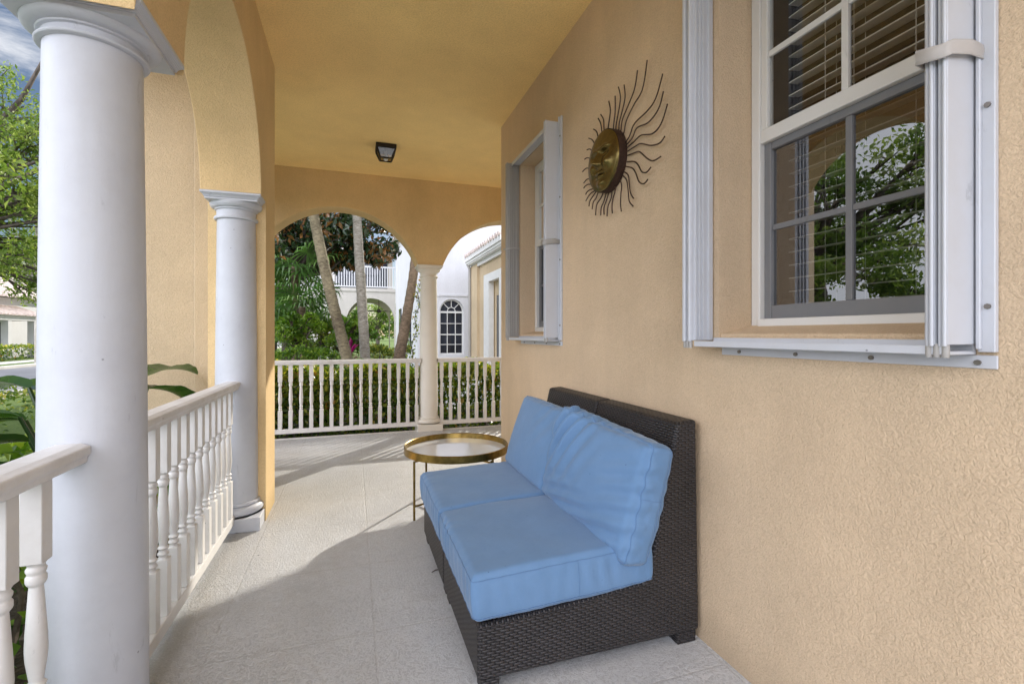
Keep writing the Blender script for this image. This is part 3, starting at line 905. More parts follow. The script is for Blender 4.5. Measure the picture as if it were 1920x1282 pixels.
def railing(label, p, q, zb, zt, n, offs, group, hw=.048, far=False):
    p, q = Vector(p), Vector(q)
    t = thing('porch_railing', label, 'railing', ((p.x + q.x) / 2, (p.y + q.y) / 2, 0), group)
    d = (q - p).normalized(); s = Vector((-d.y, d.x, 0))
    L = (q - p).length
    def rail(prof, name, mat):
        m = MB()
        k = len(prof)
        vs = [tuple(p + s * a_ + Vector((0, 0, z))) for a_, z in prof] + [tuple(q + s * a_ + Vector((0, 0, z))) for a_, z in prof]
        m.add(vs, [(i, (i + 1) % k, k + (i + 1) % k, k + i) for i in range(k)] + [tuple(reversed(range(k))), tuple(range(k, 2 * k))])
        return m.build(name, mat, t, bevel=.004)
    h = hw
    rail([(-h * .82, zt - .052), (h * .82, zt - .052), (h * .86, zt - .034), (h, zt - .030), (h, zt - .008), (h * .55, zt), (-h * .55, zt), (-h, zt - .008), (-h, zt - .030), (-h * .86, zt - .034)], 'handrail', M['railwood'])
    rail([(-.024, zb), (.024, zb), (.024, zb + .052), (-.024, zb + .052)], 'bottom_rail', M['rail'])
    bm_ = None
    for i in range(n):
        u = offs + i * (L - 2 * offs) / (n - 1)
        pos = p + d * u
        if bm_ is None:
            bm_ = baluster_mesh(zb + .0525, zt - .0525).build('baluster', M['rail'], t, local=True, bevel=.0015, seg=1)
            ob = bm_
        else:
            ob = bm_.copy(); COL.objects.link(ob); ob.parent = t
        ob.location = (pos.x - t.location.x, pos.y - t.location.y, 0)
    return t
railing('white railing in the lower left corner, ending on the big column', (-.705, -.40, 0), (-.705, 1.545, 0), .075, .915, 15, .135, 'white baluster railings')
railing('white railing between the big column and the column by the pier', (-.705, 1.765, 0), (-.705, 3.30, 0), .055, .915, 13, .09, 'white baluster railings')
railing('long cream railing under the big far arch', (-1.07, 6.03, 0), (.805, 6.03, 0), .055, .90, 17, .05, 'white baluster railings')
railing('short cream railing between the far column and the house wall', (1.02, 6.03, 0), (2.95, 6.03, 0), .055, .90, 17, .05, 'white baluster railings')

# ------------------------------------------------------------------ ceiling lantern
lx, ly = .315, 5.0
t = thing('ceiling_lantern', 'small black lantern with clear glass fixed to the porch ceiling', 'lamp', (lx, ly, CZ))
m = MB(); m.box(lx - .100, lx + .100, ly - .100, ly + .100, CZ - .038, CZ - .001); m.box(lx - .098, lx + .098, ly - .098, ly + .098, CZ - .046, CZ - .038)
m.build('canopy', M['lampiron'], t, bevel=.004)
m = MB(); a_, b_ = .090, .056; zt_, zb_ = CZ - .046, CZ - .132
ct = [(-a_, -a_), (a_, -a_), (a_, a_), (-a_, a_)]; cb = [(-b_, -b_), (b_, -b_), (b_, b_), (-b_, b_)]
for i in range(4):
    j = (i + 1) % 4
    m.bar((lx + ct[i][0], ly + ct[i][1], zt_), (lx + cb[i][0], ly + cb[i][1], zb_), .012)
    m.bar((lx + cb[i][0], ly + cb[i][1], zb_), (lx + cb[j][0], ly + cb[j][1], zb_), .012)
m.build('frame', M['lampiron'], t)
m = MB()
k = .95
m.add([(lx + x * k, ly + y * k, zt_) for x, y in ct] + [(lx + x * k, ly + y * k, zb_) for x, y in cb], [(0, 1, 5, 4), (1, 2, 6, 5), (2, 3, 7, 6), (3, 0, 4, 7), (4, 5, 6, 7)])
m.build('pane', M['lampglass'], t)
m = MB(); m.lathe([(.012, zt_), (.014, zt_ - .04), (.024, zt_ - .055), (.027, zt_ - .075), (.02, zt_ - .095), (.004, zt_ - .103)], lx, ly, 16)
m.build('bulb', M['tray'], t)

# ------------------------------------------------------------------ sun plaque
sy, sz = 2.225, 2.115
RS = .158
t = thing('sun_plaque', 'bronze sun face with wavy iron rays hanging on the yellow wall', 'wall ornament', (WX, sy, sz))
def face_h(u, v):
    """relief height for disc coordinates, u to the viewer's right, v up, unit radius"""
    r2 = u * u + v * v
    h = 0.
    G = lambda a, b, sa, sb: math.exp(-((u - a) / sa) ** 2 - ((v - b) / sb) ** 2)
    h += .020 * G(0, -.02, .10, .26) * (1 if v > -.20 else math.exp(-((v + .20) / .07) ** 2))
    h += .013 * G(0, -.16, .16, .09)
    for sgn in (-1, 1):
        h += .011 * G(.33 * sgn, .34, .26, .07) - .013 * G(.32 * sgn, .17, .19, .09) + .009 * G(.32 * sgn, .16, .13, .05)
        h += .012 * G(.46 * sgn, -.18, .22, .2)
    h += .010 * G(0, -.43, .24, .055) + .009 * G(0, -.56, .20, .06) - .010 * G(0, -.495, .27, .022)
    h += .012 * G(0, -.80, .2, .12)
    return .026 * math.sqrt(max(0, 1 - .92 * r2)) + h * 1.55 * max(0, 1 - r2 ** 3)
m = MB()
NR, NA = 44, 96
vs = []
for j in range(NR + 1):
    for i in range(NA):
        rr = j / NR; an = 2 * math.pi * i / NA
        u, v = rr * math.cos(an), rr * math.sin(an)
        # viewer facing +x sees -y on the right
        vs.append((WX - .046 - face_h(u, v) * (1 if rr < 1 else 0), sy - u * RS, sz + v * RS))
fs = [(j * NA + i, j * NA + (i + 1) % NA, (j + 1) * NA + (i + 1) % NA, (j + 1) * NA + i) for j in range(NR) for i in range(NA)]
m.add(vs, fs, True)
fc = m.build('face', M['bronze'], t, merge=True, angle=60)
m = MB()
n = 64
ring = []
for x_ in (WX - .048, WX - .002):
    ring += [(x_, sy + (RS + .003) * math.cos(2 * math.pi * i / n), sz + (RS + .003) * math.sin(2 * math.pi * i / n)) for i in range(n)]
m.add(ring, [(i, (i + 1) % n, n + (i + 1) % n, n + i) for i in range(n)], True)
m.add(ring[n:], [tuple(range(n))])
m.build('rim', M['iron'], t)
# wavy rays: points (y, z) on the wall, from the rim outwards
rays = [[(2.227,2.256),(2.227,2.295),(2.204,2.349),(2.195,2.38),(2.205,2.425)],
        [(2.182,2.249),(2.166,2.298),(2.146,2.351),(2.141,2.422)],
        [(2.157,2.242),(2.146,2.282),(2.114,2.343),(2.095,2.395),(2.109,2.452)],
        [(2.129,2.233),(2.116,2.277),(2.082,2.322),(2.052,2.375),(2.056,2.436)],
        [(2.109,2.225),(2.088,2.278),(2.028,2.324),(1.969,2.374),(1.939,2.447)],
        [(2.08,2.208),(2.052,2.256),(1.981,2.303),(1.903,2.341),(1.861,2.452)],
        [(2.03,2.171),(1.981,2.213),(1.871,2.225),(1.801,2.25),(1.746,2.331)],
        [(2.006,2.152),(1.958,2.184),(1.861,2.169),(1.781,2.194),(1.741,2.252)],
        [(1.99,2.13),(1.925,2.136),(1.83,2.105),(1.762,2.121),(1.713,2.185)],
        [(1.981,2.104),(1.925,2.097),(1.841,2.056),(1.772,2.04),(1.732,2.053)],
        [(1.981,2.075),(1.936,2.062),(1.871,2.008),(1.82,1.979),(1.76,1.976)],
        [(1.987,2.034),(1.947,2.003),(1.914,1.961),(1.871,1.944),(1.833,1.954)],
        [(2.002,2.007),(1.969,1.972),(1.936,1.921),(1.893,1.898),(1.857,1.906)],
        [(2.039,1.985),(2.022,1.937),(2.004,1.886),(1.973,1.852)],
        [(2.054,1.966),(2.033,1.914),(2.016,1.851),(1.976,1.815)],
        [(2.099,1.957),(2.099,1.906),(2.095,1.852),(2.081,1.816)],
        [(2.159,1.951),(2.176,1.907),(2.179,1.866),(2.168,1.828)],
        [(2.193,1.95),(2.195,1.912),(2.22,1.877),(2.223,1.825)],
        [(2.227,1.955),(2.241,1.918),(2.262,1.881),(2.254,1.841)],
        [(2.251,1.962),(2.269,1.918),(2.291,1.888),(2.29,1.846)],
        [(2.284,1.971),(2.306,1.942),(2.343,1.916),(2.348,1.86)],
        [(2.339,1.988),(2.358,1.957),(2.382,1.941),(2.388,1.903)],
        [(2.358,2.001),(2.389,1.98),(2.421,1.959),(2.426,1.93)],
        [(2.366,2.009),(2.413,2.002),(2.445,1.988),(2.465,1.969)],
        [(2.394,2.026),(2.429,2.025),(2.454,2.021),(2.468,2.008)],
        [(2.416,2.057),(2.454,2.063),(2.482,2.06),(2.493,2.051)],
        [(2.426,2.09),(2.462,2.096),(2.478,2.09),(2.492,2.081)],
        [(2.421,2.131),(2.454,2.157),(2.482,2.16),(2.507,2.152)],
        [(2.41,2.178),(2.426,2.201),(2.454,2.216),(2.48,2.216)],
        [(2.389,2.209),(2.397,2.23),(2.421,2.254),(2.45,2.26)],
        [(2.361,2.231),(2.374,2.266),(2.397,2.298),(2.429,2.318)],
        [(2.328,2.242),(2.333,2.28),(2.343,2.321),(2.372,2.346)],
        [(2.296,2.245),(2.291,2.293),(2.298,2.346),(2.319,2.384)],
        [(2.265,2.254),(2.269,2.313),(2.267,2.355),(2.291,2.393)]]

def spline(pts, n):
    out = []
    for i in range(n + 1):
        u = i / n * (len(pts) - 1); k = min(int(u), len(pts) - 2); f_ = u - k
        a_, b_ = Vector(pts[k]), Vector(pts[k + 1]); a0 = Vector(pts[max(k - 1, 0)]); b1 = Vector(pts[min(k + 2, len(pts) - 1)])
        out.append(.5 * ((2 * a_) + (b_ - a0) * f_ + (2 * a0 - 5 * a_ + 4 * b_ - b1) * f_ ** 2 + (-a0 + 3 * a_ - 3 * b_ + b1) * f_ ** 3))
    return out
for pl in rays:
    m = MB()
    d0 = Vector((sy - pl[0][0], sz - pl[0][1])).normalized() * .07
    pts = [(0, pl[0][0] + d0.x, pl[0][1] + d0.y)] + [(0, a_, b_) for a_, b_ in pl]
    sp_ = spline(pts, 24)
    m.tube([(WX - .010 - .016 * i / 24, q.y, q.z) for i, q in enumerate(sp_)], .0034, 6)
    m.build('ray', M['iron'], t)

# ------------------------------------------------------------------ sofa modules
def cushion(w, d, h, rad, puff, seed, wr=.003, seam=True, folds=(), n=40):
    """box cushion centred on the origin: x = depth d, y = width w, z = height h"""
    hd, hw, hh = d / 2, w / 2, h / 2
    half = Vector((hd, hw, hh))
    rs = np.random.RandomState(seed)
    offv = Vector((seed * 3.1, seed * 1.7, 0))
    def shape(p):
        q = Vector((p[0] * hd, p[1] * hw, p[2] * hh))
        inner = Vector((max(-hd + rad, min(hd - rad, q.x)), max(-hw + rad, min(hw - rad, q.y)), max(-hh + rad, min(hh - rad, q.z))))
        dv = q - inner
        if dv.length > 1e-9:
            dn = dv.normalized(); pos = inner + dn * rad
        else:
            pos = q; dn = Vector((0, 0, 0))
        fx, fy, fz = p
        a_ = (1 - fx * fx) * (1 - fy * fy); b_ = (1 - fz * fz)
        pos.z += puff * max(0, a_) ** .5 * fz
        pos.x += .007 * b_ * fx * (1 - .3 * fy * fy); pos.y += .005 * b_ * fy
        # soft unevenness and short creases along the edges
        nz = noise.noise(pos * 5.5 + offv) * .005
        edge = max(abs(fx), abs(fy)) ** 6
        along = pos.y if abs(fx) > abs(fy) else pos.x
        cr = math.sin(along * 95 + 3 * noise.noise(pos * 9 + offv)) * wr * edge * (1 - .6 * fz * fz) * (.4 + max(0, noise.noise(pos * 6 + offv * 2)) * 2)
        out = Vector((fx if abs(fx) > .9 else 0, fy if abs(fy) > .9 else 0, fz if abs(fz) > .9 else 0))
        if out.length > 0:
            out.normalize()
        disp = nz + cr
        for (cx, cy, sx, sy_, dirx, diry, fr, am) in folds:
            u = (fx - cx); v = (fy - cy)
            g_ = math.exp(-(u / sx) ** 2 - (v / sy_) ** 2)
            disp += am * g_ * math.sin((u * dirx + v * diry) * fr + 2.2 * noise.noise(pos * 4 + offv)) * (1 if fz > 0 else .3)
        pos += out * disp
        return pos
    m = MB()
    k = [math.sin((i / n * 2 - 1) * math.pi / 2) * .35 + (i / n * 2 - 1) * .65 for i in range(n + 1)]
    nz = 14
    kz = [(i / nz * 2 - 1) for i in range(nz + 1)]
    def face(fn, A, B):
        vs = [shape(fn(a_, b_)) for b_ in B for a_ in A]
        na, nb = len(A) - 1, len(B) - 1
        m.add(vs, [(j * (na + 1) + i, j * (na + 1) + i + 1, (j + 1) * (na + 1) + i + 1, (j + 1) * (na + 1) + i) for j in range(nb) for i in range(na)], True)
    face(lambda a_, b_: (a_, b_, 1), k, k); face(lambda a_, b_: (a_, b_, -1), k, k)
    face(lambda a_, b_: (1, a_, b_), k, kz); face(lambda a_, b_: (-1, a_, b_), k, kz)
    face(lambda a_, b_: (a_, 1, b_), k, kz); face(lambda a_, b_: (a_, -1, b_), k, kz)
    sm = None
    if seam:
        sm = MB()
        for fz in (.80, -.80):
            loop = []
            for (A, fn) in ((k, lambda a_: (a_, -1, fz)), (k, lambda a_: (1, a_, fz)), (k[::-1], lambda a_: (a_, 1, fz)), (k[::-1], lambda a_: (-1, a_, fz))):
                loop += [shape(fn(a_)) * 1.0 for a_ in A[:-1]]
            loop.append(loop[0])
            sm.tube([p_ * 1.002 for p_ in loop], .0017, 6, False)
        # side zip seam
        sm.tube([shape((.1, -1, z_)) * 1.002 for z_ in [-.8 + 1.6 * i / 8 for i in range(9)]], .0011, 5)
    return m, sm

def put(m, mat, name, parent, M4, local=True, angle=60, label=None):
    m.v = [tuple(M4 @ Vector(p)) for p in m.v]
    ob = m.build(name, mat, parent, merge=True, local=local, angle=angle)
    if label:
        ob['label'] = label
    return ob

M['seam'] = m_fabric('seam_thread', (.105, .20, .36))
def sofa_module(label, y0, wd, near):
    yc = y0 + wd / 2
    t = thing('wicker_sofa', label, 'sofa', (0.84, yc, 0), 'armless wicker sofa sections pushed together')
    f = MB()
    poly = [(.392, .045), (.392, .232), (.70, .245), (1.035, .272), (1.055, .30), (1.185, .862), (1.272, .868), (1.286, .045)]
    f.prism(poly, 'y', y0 + .003, y0 + wd - .003)
    # subdivide so the weave sits on clean quads: side panels slightly proud rims
    fr = f.build('frame', M['wicker'], t, bevel=.014, seg=3, uv=True)
    for (xa, xb, ya, yb) in ((1.19, 1.275, y0 + .012, y0 + .07), (1.19, 1.275, y0 + wd - .07, y0 + wd - .012), (.405, .47, y0 + .012, y0 + .07), (.405, .47, y0 + wd - .07, y0 + wd - .012)):
        l = MB(); l.box(xa, xb, ya, yb, .0, .047); l.build('foot', M['wicker'], t, bevel=.004, uv=True)
    # seat cushion
    m, sm = cushion(wd - .004, .70, .160, .024, .012, 3 if near else 8, .0032, n=64)
    M4 = Matrix.Translation((.725 - .84, 0, .332)) @ Matrix.Rotation(R(-2.2), 4, 'Y')
    s = put(m, M['blue'], 'seat_cushion', t, M4)
    put(sm, M['seam'], 'piping', s, M4)
    # back cushion: built flat, z' is its thickness
    if near:
        m, sm = cushion(.715, .445, .120, .030, .052, 21, .0042,
                        folds=((.62, .60, .75, .55, 1.2, 2.9, 8.0, .019), (-.2, -.8, .9, .35, 2.0, 1.0, 10., .009), (-.7, .2, .4, .7, 2.5, 1., 9., .010)), n=64)
        base = Vector((1.010, 0, .594))
        # z' -> facing -x and up
        M4 = Matrix.Translation((base.x - .84, -.006, base.z)) @ Matrix.Rotation(R(2.5), 4, 'Z') @ Matrix.Rotation(R(3.6), 4, 'X') @ Matrix.Rotation(R(-76), 4, 'Y')
    else:
        m, sm = cushion(.625, .42, .135, .024, .028, 33, .004,
                        folds=((.6, -.6, .7, .5, 1.5, 2., 7., .004),), n=48)
        M4 = Matrix.Translation((1.010 - .84, .01, .600)) @ Matrix.Rotation(R(-1), 4, 'Z') @ Matrix.Rotation(R(-71), 4, 'Y')
    s = put(m, M['blue'], 'back_cushion', t, M4)
    put(sm, M['seam'], 'piping', s, M4)
    return t
sofa_module('near dark wicker sofa section whose blue back cushion slumps with creases', 1.525, .635, True)
sofa_module('far dark wicker sofa section with a smooth upright blue back cushion, by the brass table', 2.165, .635, False)

# ------------------------------------------------------------------ brass table
tx, ty, tz, tr_ = .685, 3.27, .395, .358
t = thing('brass_side_table', 'round brass tray table with white glass top beside the sofa', 'table', (tx, ty, 0))
m = MB()
m.lathe([(tr_ - .008, tz + .002), (tr_ - .007, tz + .041), (tr_ - .003, tz + .045), (tr_ + .001, tz + .041), (tr_ + .001, tz - .004), (tr_ - .008, tz - .004)], tx, ty, 96, False)
m.lathe([(tr_ - .008, tz - .004), (.01, tz - .004)], tx, ty, 96, False)
m.build('tray', M['brass'], t)
m = MB(); m.lathe([(tr_ - .009, tz), (tr_ - .009, tz + .006)], tx, ty, 96); m.build('tray_glass', M['tray'], t)
for k in range(2):
    m = MB()
    a_ = R(28 + 90 * k); e = Vector((math.cos(a_), math.sin(a_), 0)); c = Vector((tx, ty, 0))
    L = tr_ - .005
    zt2 = tz - .016 - .011 * k
    for sg in (-1, 1):
        m.bar(c + e * L * sg + Vector((0, 0, .002)), c + e * L * sg + Vector((0, 0, tz - .012)), .014)
    m.bar(c - e * (L - .007) + Vector((0, 0, zt2)), c + e * (L - .007) + Vector((0, 0, zt2)), .0135, .009)
    m.bar(c - e * (L - .007) + Vector((0, 0, .09 + .011 * k)), c + e * (L - .007) + Vector((0, 0, .09 + .011 * k)), .0135, .009)
    m.build('leg_frame', M['brass'], t, bevel=.001, seg=1)

# a twig blown onto the floor
m = MB(); m.tube([(.375, 2.395, .004), (.395, 2.408, .006), (.425, 2.413, .004)], [.002, .0028, .0015], 6)
tag(m.build('twig', M['iron']), 'tiny dark twig lying on the floor beside the sofa front', 'twig')

# ------------------------------------------------------------------ plants beyond the end railing
rg = np.random.default_rng(5)
def hedge(name, label, x0, x1, y0, y1, z0, z1, n, size, mat, stems=14, cat='hedge', group=None):
    t = thing(name, label, cat, ((x0 + x1) / 2, (y0 + y1) / 2, GZ), group)
    p = rg.uniform(0, 1, size=(n, 3))
    # mostly on the outside of the volume
    m_ = rg.uniform(size=n)
    p[m_ < .42, 1] = rg.uniform(0, .22, size=(m_ < .42).sum())
    p[(m_ >= .42) & (m_ < .72), 2] = 1 - rg.uniform(0, .2, size=((m_ >= .42) & (m_ < .72)).sum()) ** 1.2
    P = np.stack([x0 + p[:, 0] * (x1 - x0), y0 + p[:, 1] * (y1 - y0), z0 + (p[:, 2] ** .85) * (z1 - z0)], axis=1)
    # lumpy outline
    ph = np.sin(P[:, 0] * 5.1) * .05 + np.sin(P[:, 0] * 11.3 + 1) * .03 + rg.normal(size=n) * .025
    P[:, 2] += ph * (p[:, 2]); P[:, 1] += rg.normal(size=n) * .05 + np.sin(P[:, 0] * 7 + P[:, 2] * 6) * .05
    tint = np.clip(rg.uniform(0, .75, size=n) + .28 * (p[:, 2] - .3) + .0, 0, .9)
    red = rg.uniform(size=n) < .05
    tint[red] = rg.uniform(.9, 1., size=red.sum())
    V, F, T = leaf_arrays(P, (0, -.3, .8), size, rg, .5, .1, .2, tint)
    leaf_mesh('foliage', V, F, T, mat, t)
    m = MB()
    for i in range(stems):
        x = x0 + (x1 - x0) * (i + rnd.random()) / stems; y = (y0 + y1) / 2 + rnd.uniform(-.15, .15)
        for k in range(3):
            m.tube([(x, y, GZ), (x + rnd.uniform(-.1, .1), y + rnd.uniform(-.15, .1), (z0 + z1) / 2), (x + rnd.uniform(-.2, .2), y + rnd.uniform(-.3, .2), z1 - .08)], [.014, .01, .005], 5)
    m.build('stem', M['twig'], t)
    return t
hedge('hedge', 'clipped green and yellow hedge growing behind the far railing', -1.9, 3.3, 6.85, 7.55, GZ + .02, .74, 17000, .092, M['hedgeleaf'], 22)

def palm_trunk(name, label, pts, rads, mat, group, fronds=True, seed=1):
    t = thing(name, label, 'palm tree', pts[0], group)
    # resample with faint ring swellings
    P = []; Rr = []
    n = 70
    for i in range(n + 1):
        u = i / n * (len(pts) - 1); k = min(int(u), len(pts) - 2); f_ = u - k
        a_, b_ = Vector(pts[k]), Vector(pts[k + 1])
        a0 = Vector(pts[max(k - 1, 0)]); b1 = Vector(pts[min(k + 2, len(pts) - 1)])
        # Catmull-Rom
        q = .5 * ((2 * a_) + (b_ - a0) * f_ + (2 * a0 - 5 * a_ + 4 * b_ - b1) * f_ ** 2 + (-a0 + 3 * a_ - 3 * b_ + b1) * f_ ** 3)
        P.append(q); Rr.append(.64 * (rads[k] * (1 - f_) + rads[k + 1] * f_) * (1 + .035 * ((i * 7) % 3 - 1)))
    m = MB(); m.tube(P, Rr, 20); m.build('trunk', mat, t, angle=80)
    if fronds:
        top = Vector(pts[-1]); rr = random.Random(seed)
        V = []; F = []; T = []
        for i in range(16):
            az = i * 2.4 + rr.uniform(-.2, .2); el = rr.uniform(-.5, .9)
            fan_frond(V, F, T, top, az, el, rr.uniform(.7, 1.1), rr.uniform(.7, .95), rr)
        leaf_mesh('crown', np.array(V), np.array(F), np.array(T), M['palmleaf'], t)
    return t

def fan_frond(V, F, T, base, az, el, stalk, size, rr, nb=26, droop=.5):
    """petiole plus a pleated fan whose blade tips droop"""
    d = Vector((math.cos(az) * math.cos(el), math.sin(az) * math.cos(el), math.sin(el)))
    side = d.cross(Vector((0, 0, 1))).normalized(); up = side.cross(d)
    def tri(a_, b_, c_, t_):
        o = len(V); V.extend([tuple(a_), tuple(b_), tuple(c_)]); F.append((o, o + 1, o + 2)); T.extend([t_] * 3)
    hub = base + d * stalk - Vector((0, 0, .12 * stalk))
    w = side * .014
    tri(base - w, base + w, hub + w, .35); tri(base - w, hub + w, hub - w, .35)
    tint0 = rr.uniform(.15, .75)
    for i in range(nb):
        th = (i / (nb - 1) - .5) * R(285)
        bd = d * math.cos(th) + side * math.sin(th)
        L = size * (.62 + .38 * math.cos(th * .5)) * rr.uniform(.92, 1.05)
        wv = (side * math.cos(th) - d * math.sin(th)) * (size * .045)
        pl = up * (.02 * (1 if i % 2 else -1))
        p0 = hub; p1 = hub + bd * L * .5 + pl; p2 = hub + bd * L * .82 + pl - Vector((0, 0, droop * L * .16)); p3 = hub + bd * L * .98 - Vector((0, 0, droop * L * .5))
        tt = min(1, max(0, tint0 + rr.uniform(-.15, .2)))
        tri(p0, p1 - wv, p1 + wv, tt)
        tri(p1 - wv, p2 - wv * .7, p2 + wv * .7, tt); tri(p1 - wv, p2 + wv * .7, p1 + wv, tt)
        tri(p2 - wv * .7, p3, p2 + wv * .7, min(1, tt + .1))

palm_trunk('palm_tree', 'leaning brown mossy palm trunk, leftmost of the three beyond the railing', [(.12, 9.0, GZ), (-.10, 9.0, .75), (-.42, 9.0, 2.1), (-.66, 9.0, 3.3), (-.95, 9.0, 4.9)], [.20, .155, .145, .135, .12], M['palemoss'], 'palm trunks behind the hedge', seed=3)
palm_trunk('palm_tree', 'pale straight palm trunk, middle of the three beyond the railing', [(.25, 9.4, GZ), (.215, 9.4, .75), (.14, 9.4, 2.1), (.07, 9.4, 3.4), (.03, 9.4, 5.2)], [.18, .145, .14, .125, .12], M['palm'], 'palm trunks behind the hedge', seed=6)
pt3 = palm_trunk('palm_tree', 'brown palm trunk leaning right with a vine, next to the far column', [(.72, 9.8, GZ), (.88, 9.8, .72), (1.05, 9.8, 1.7), (1.17, 9.8, 2.5), (1.26, 9.8, 3.6), (1.3, 9.8, 5.0)], [.22, .18, .15, .14, .13, .12], M['palmbrown'], 'palm trunks behind the hedge', seed=9)
# the vine climbing on it
t = thing('climbing_vine', 'thin leafy vine climbing the right-hand side of the brown leaning palm', 'vine', (.95, 9.7, GZ))
m = MB(); vp = []
for i in range(40):
    k = i / 39
    z = GZ + .3 + k * 3.0
    cx = .80 + .42 * k ** .8 if z < 3 else 1.22
    vp.append((cx + .20 - .05 * k + .03 * math.sin(i * .9), 9.72 + .03 * math.cos(i * 1.3), z))
m.tube(vp, .008, 5); m.build('stem', M['twig'], t)
P = np.repeat(np.array(vp), 9, axis=0) + rg.normal(size=(360, 3)) * .035
V, F, T = leaf_arrays(P, (.2, -.6, .3), .06, rg, .6)
leaf_mesh('foliage', V, F, T, M['hedgeleaf'], t)

def tree(name, label, base, trunk_pts, rads, clumps, n_each, size, mat, bark, branches=(), group=None, cat='tree', bias=(0, 0, 1), droop=.2, aspect=.45, odd=0.):
    t = thing(name, label, cat, base, group)
    m = MB(); m.tube(trunk_pts, rads, 12)
    for (pp, rr_) in branches:
        m.tube(pp, rr_, 7)
    # twigs to the clumps
    hub = Vector(trunk_pts[-1])
    for (c, r) in clumps:
        c = Vector(c)
        mid = hub.lerp(c, .55) + Vector((rnd.uniform(-.3, .3), rnd.uniform(-.3, .3), rnd.uniform(-.15, .25)))
        m.tube([hub, mid, c], [rads[-1] * .55, rads[-1] * .3, .012], 6)
        for k in range(4):
            e = c + Vector((rnd.uniform(-1, 1) * r[0], rnd.uniform(-1, 1) * r[1], rnd.uniform(-.8, .8) * r[2])) * .8
            m.tube([mid.lerp(c, .4 + .15 * k), (mid.lerp(c, .7) + e) / 2, e], [.022, .014, .006], 5)
    m.build('trunk', bark, t, angle=70)
    P = cloud_points(rg, clumps, n_each, .25)
    # light and dark clumps: tint depends on the clump and height inside it
    tint = []
    for (c, r) in clumps:
        b = rnd.uniform(.1, .55)
        tint.append(np.clip(b + rg.uniform(0, .45, size=n_each), 0, 1))
    tint = np.concatenate(tint); om = rg.uniform(size=len(tint)) < odd; tint[om] = rg.uniform(.88, 1., size=om.sum())
    V, F, T = leaf_arrays(P, bias, size, rg, aspect, droop, .2, tint)
    leaf_mesh('crown', V, F, T, mat, t)
    return t

def clumps_in(c, r, n, cr, seed):
    q = random.Random(seed); out = []
    while len(out) < n:
        v = Vector((q.uniform(-1, 1), q.uniform(-1, 1), q.uniform(-1, 1)))
        if v.length > 1:
            continue
        s = q.uniform(.6, 1.25) * cr
        out.append(((c[0] + v.x * r[0], c[1] + v.y * r[1], c[2] + v.z * r[2]), (s, s, s * .7)))
    return out

# magnolia with glossy dark and brown-backed leaves over the courtyard
tree('magnolia_tree', 'dark glossy magnolia with brown leaves behind the palm trunks', (-1.7, 13.5, GZ), [(-1.7, 13.5, GZ), (-1.6, 13.5, 1.2), (-1.45, 13.4, 2.6)], [.14, .12, .10],
     clumps_in((-.5, 13.2, 4.2), (2.2, 1.0, 1.15), 34, .55, 4) + clumps_in((-.25, 13, 3.1), (.45, .4, .3), 7, .26, 6), 190, .21, M['darkleaf'], M['bark'], droop=.5, odd=.2)
tree('magnolia_tree', 'dark slim glossy tree against the stucco pier at the left edge of the far arch', (-1.75, 9.3, GZ), [(-1.75, 9.3, GZ), (-1.72, 9.3, 1.4), (-1.7, 9.3, 2.4)], [.10, .085, .07],
     clumps_in((-1.72, 9.3, 2.5), (.36, .4, 1.5), 16, .32, 11), 120, .17, M['darkleaf'], M['bark'], droop=.8, odd=.12)
# shrubs in the courtyard
tree('croton_shrub', 'rounded bright green shrub between the pier and the leaning brown palm', (-1.1, 11, GZ), [(-1.1, 11, GZ), (-1.08, 11, .3), (-1.1, 11, .8)], [.05, .04, .035],
     clumps_in((-1.08, 11, 1.33), (.42, .38, .38), 16, .24, 21), 150, .10, M['shrubleaf'], M['twig'], group='courtyard shrubs', cat='shrub')
tree('croton_shrub', 'rounded mid green shrub between the leaning and the pale palm', (-.15, 11.6, GZ), [(-.15, 11.6, GZ), (-.13, 11.6, .3), (-.15, 11.6, .8)], [.05, .04, .035],
     clumps_in((-.05, 11.6, 1.30), (.50, .38, .42), 18, .26, 22), 150, .10, M['shrubleaf'], M['twig'], group='courtyard shrubs', cat='shrub')
hedge('low_hedge', 'low bright hedge in front of the left courtyard shrub', -1.5, -.15, 10.0, 10.6, GZ, .90, 2600, .08, M['shrubleaf'], 6, 'hedge', 'low courtyard hedges')
hedge('low_hedge', 'low dark hedge between the pale palm and the leaning vine-clad palm', .3, 1.25, 10.9, 11.5, GZ, .92, 2000, .08, M['hedgeleaf'], 5, 'hedge', 'low courtyard hedges')
tree('bamboo_clump', 'tall loose mass of narrow leaves behind the fan palms, left of the balcony', (-2.2, 15.5, GZ), [(-2.2, 15.5, GZ), (-2.2, 15.5, 1.0), (-2.15, 15.5, 2.0)], [.08, .07, .06],
     clumps_in((-1.75, 15.6, 2.3), (1.0, .7, 2.1), 30, .5, 31), 150, .24, M['palmleaf'], M['twig'], cat='bamboo', droop=.7, aspect=.2)
tree('croton_shrub', 'dark shrub low behind the leaning palm, below the balcony', (-.7, 13.2, GZ), [(-.7, 13.2, GZ), (-.7, 13.2, .4), (-.68, 13.2, .8)], [.05, .04, .035],
     clumps_in((-.62, 13.2, 1.05), (.6, .4, .6), 16, .3, 29), 130, .12, M['hedgeleaf'], M['twig'], group='courtyard shrubs', cat='shrub')
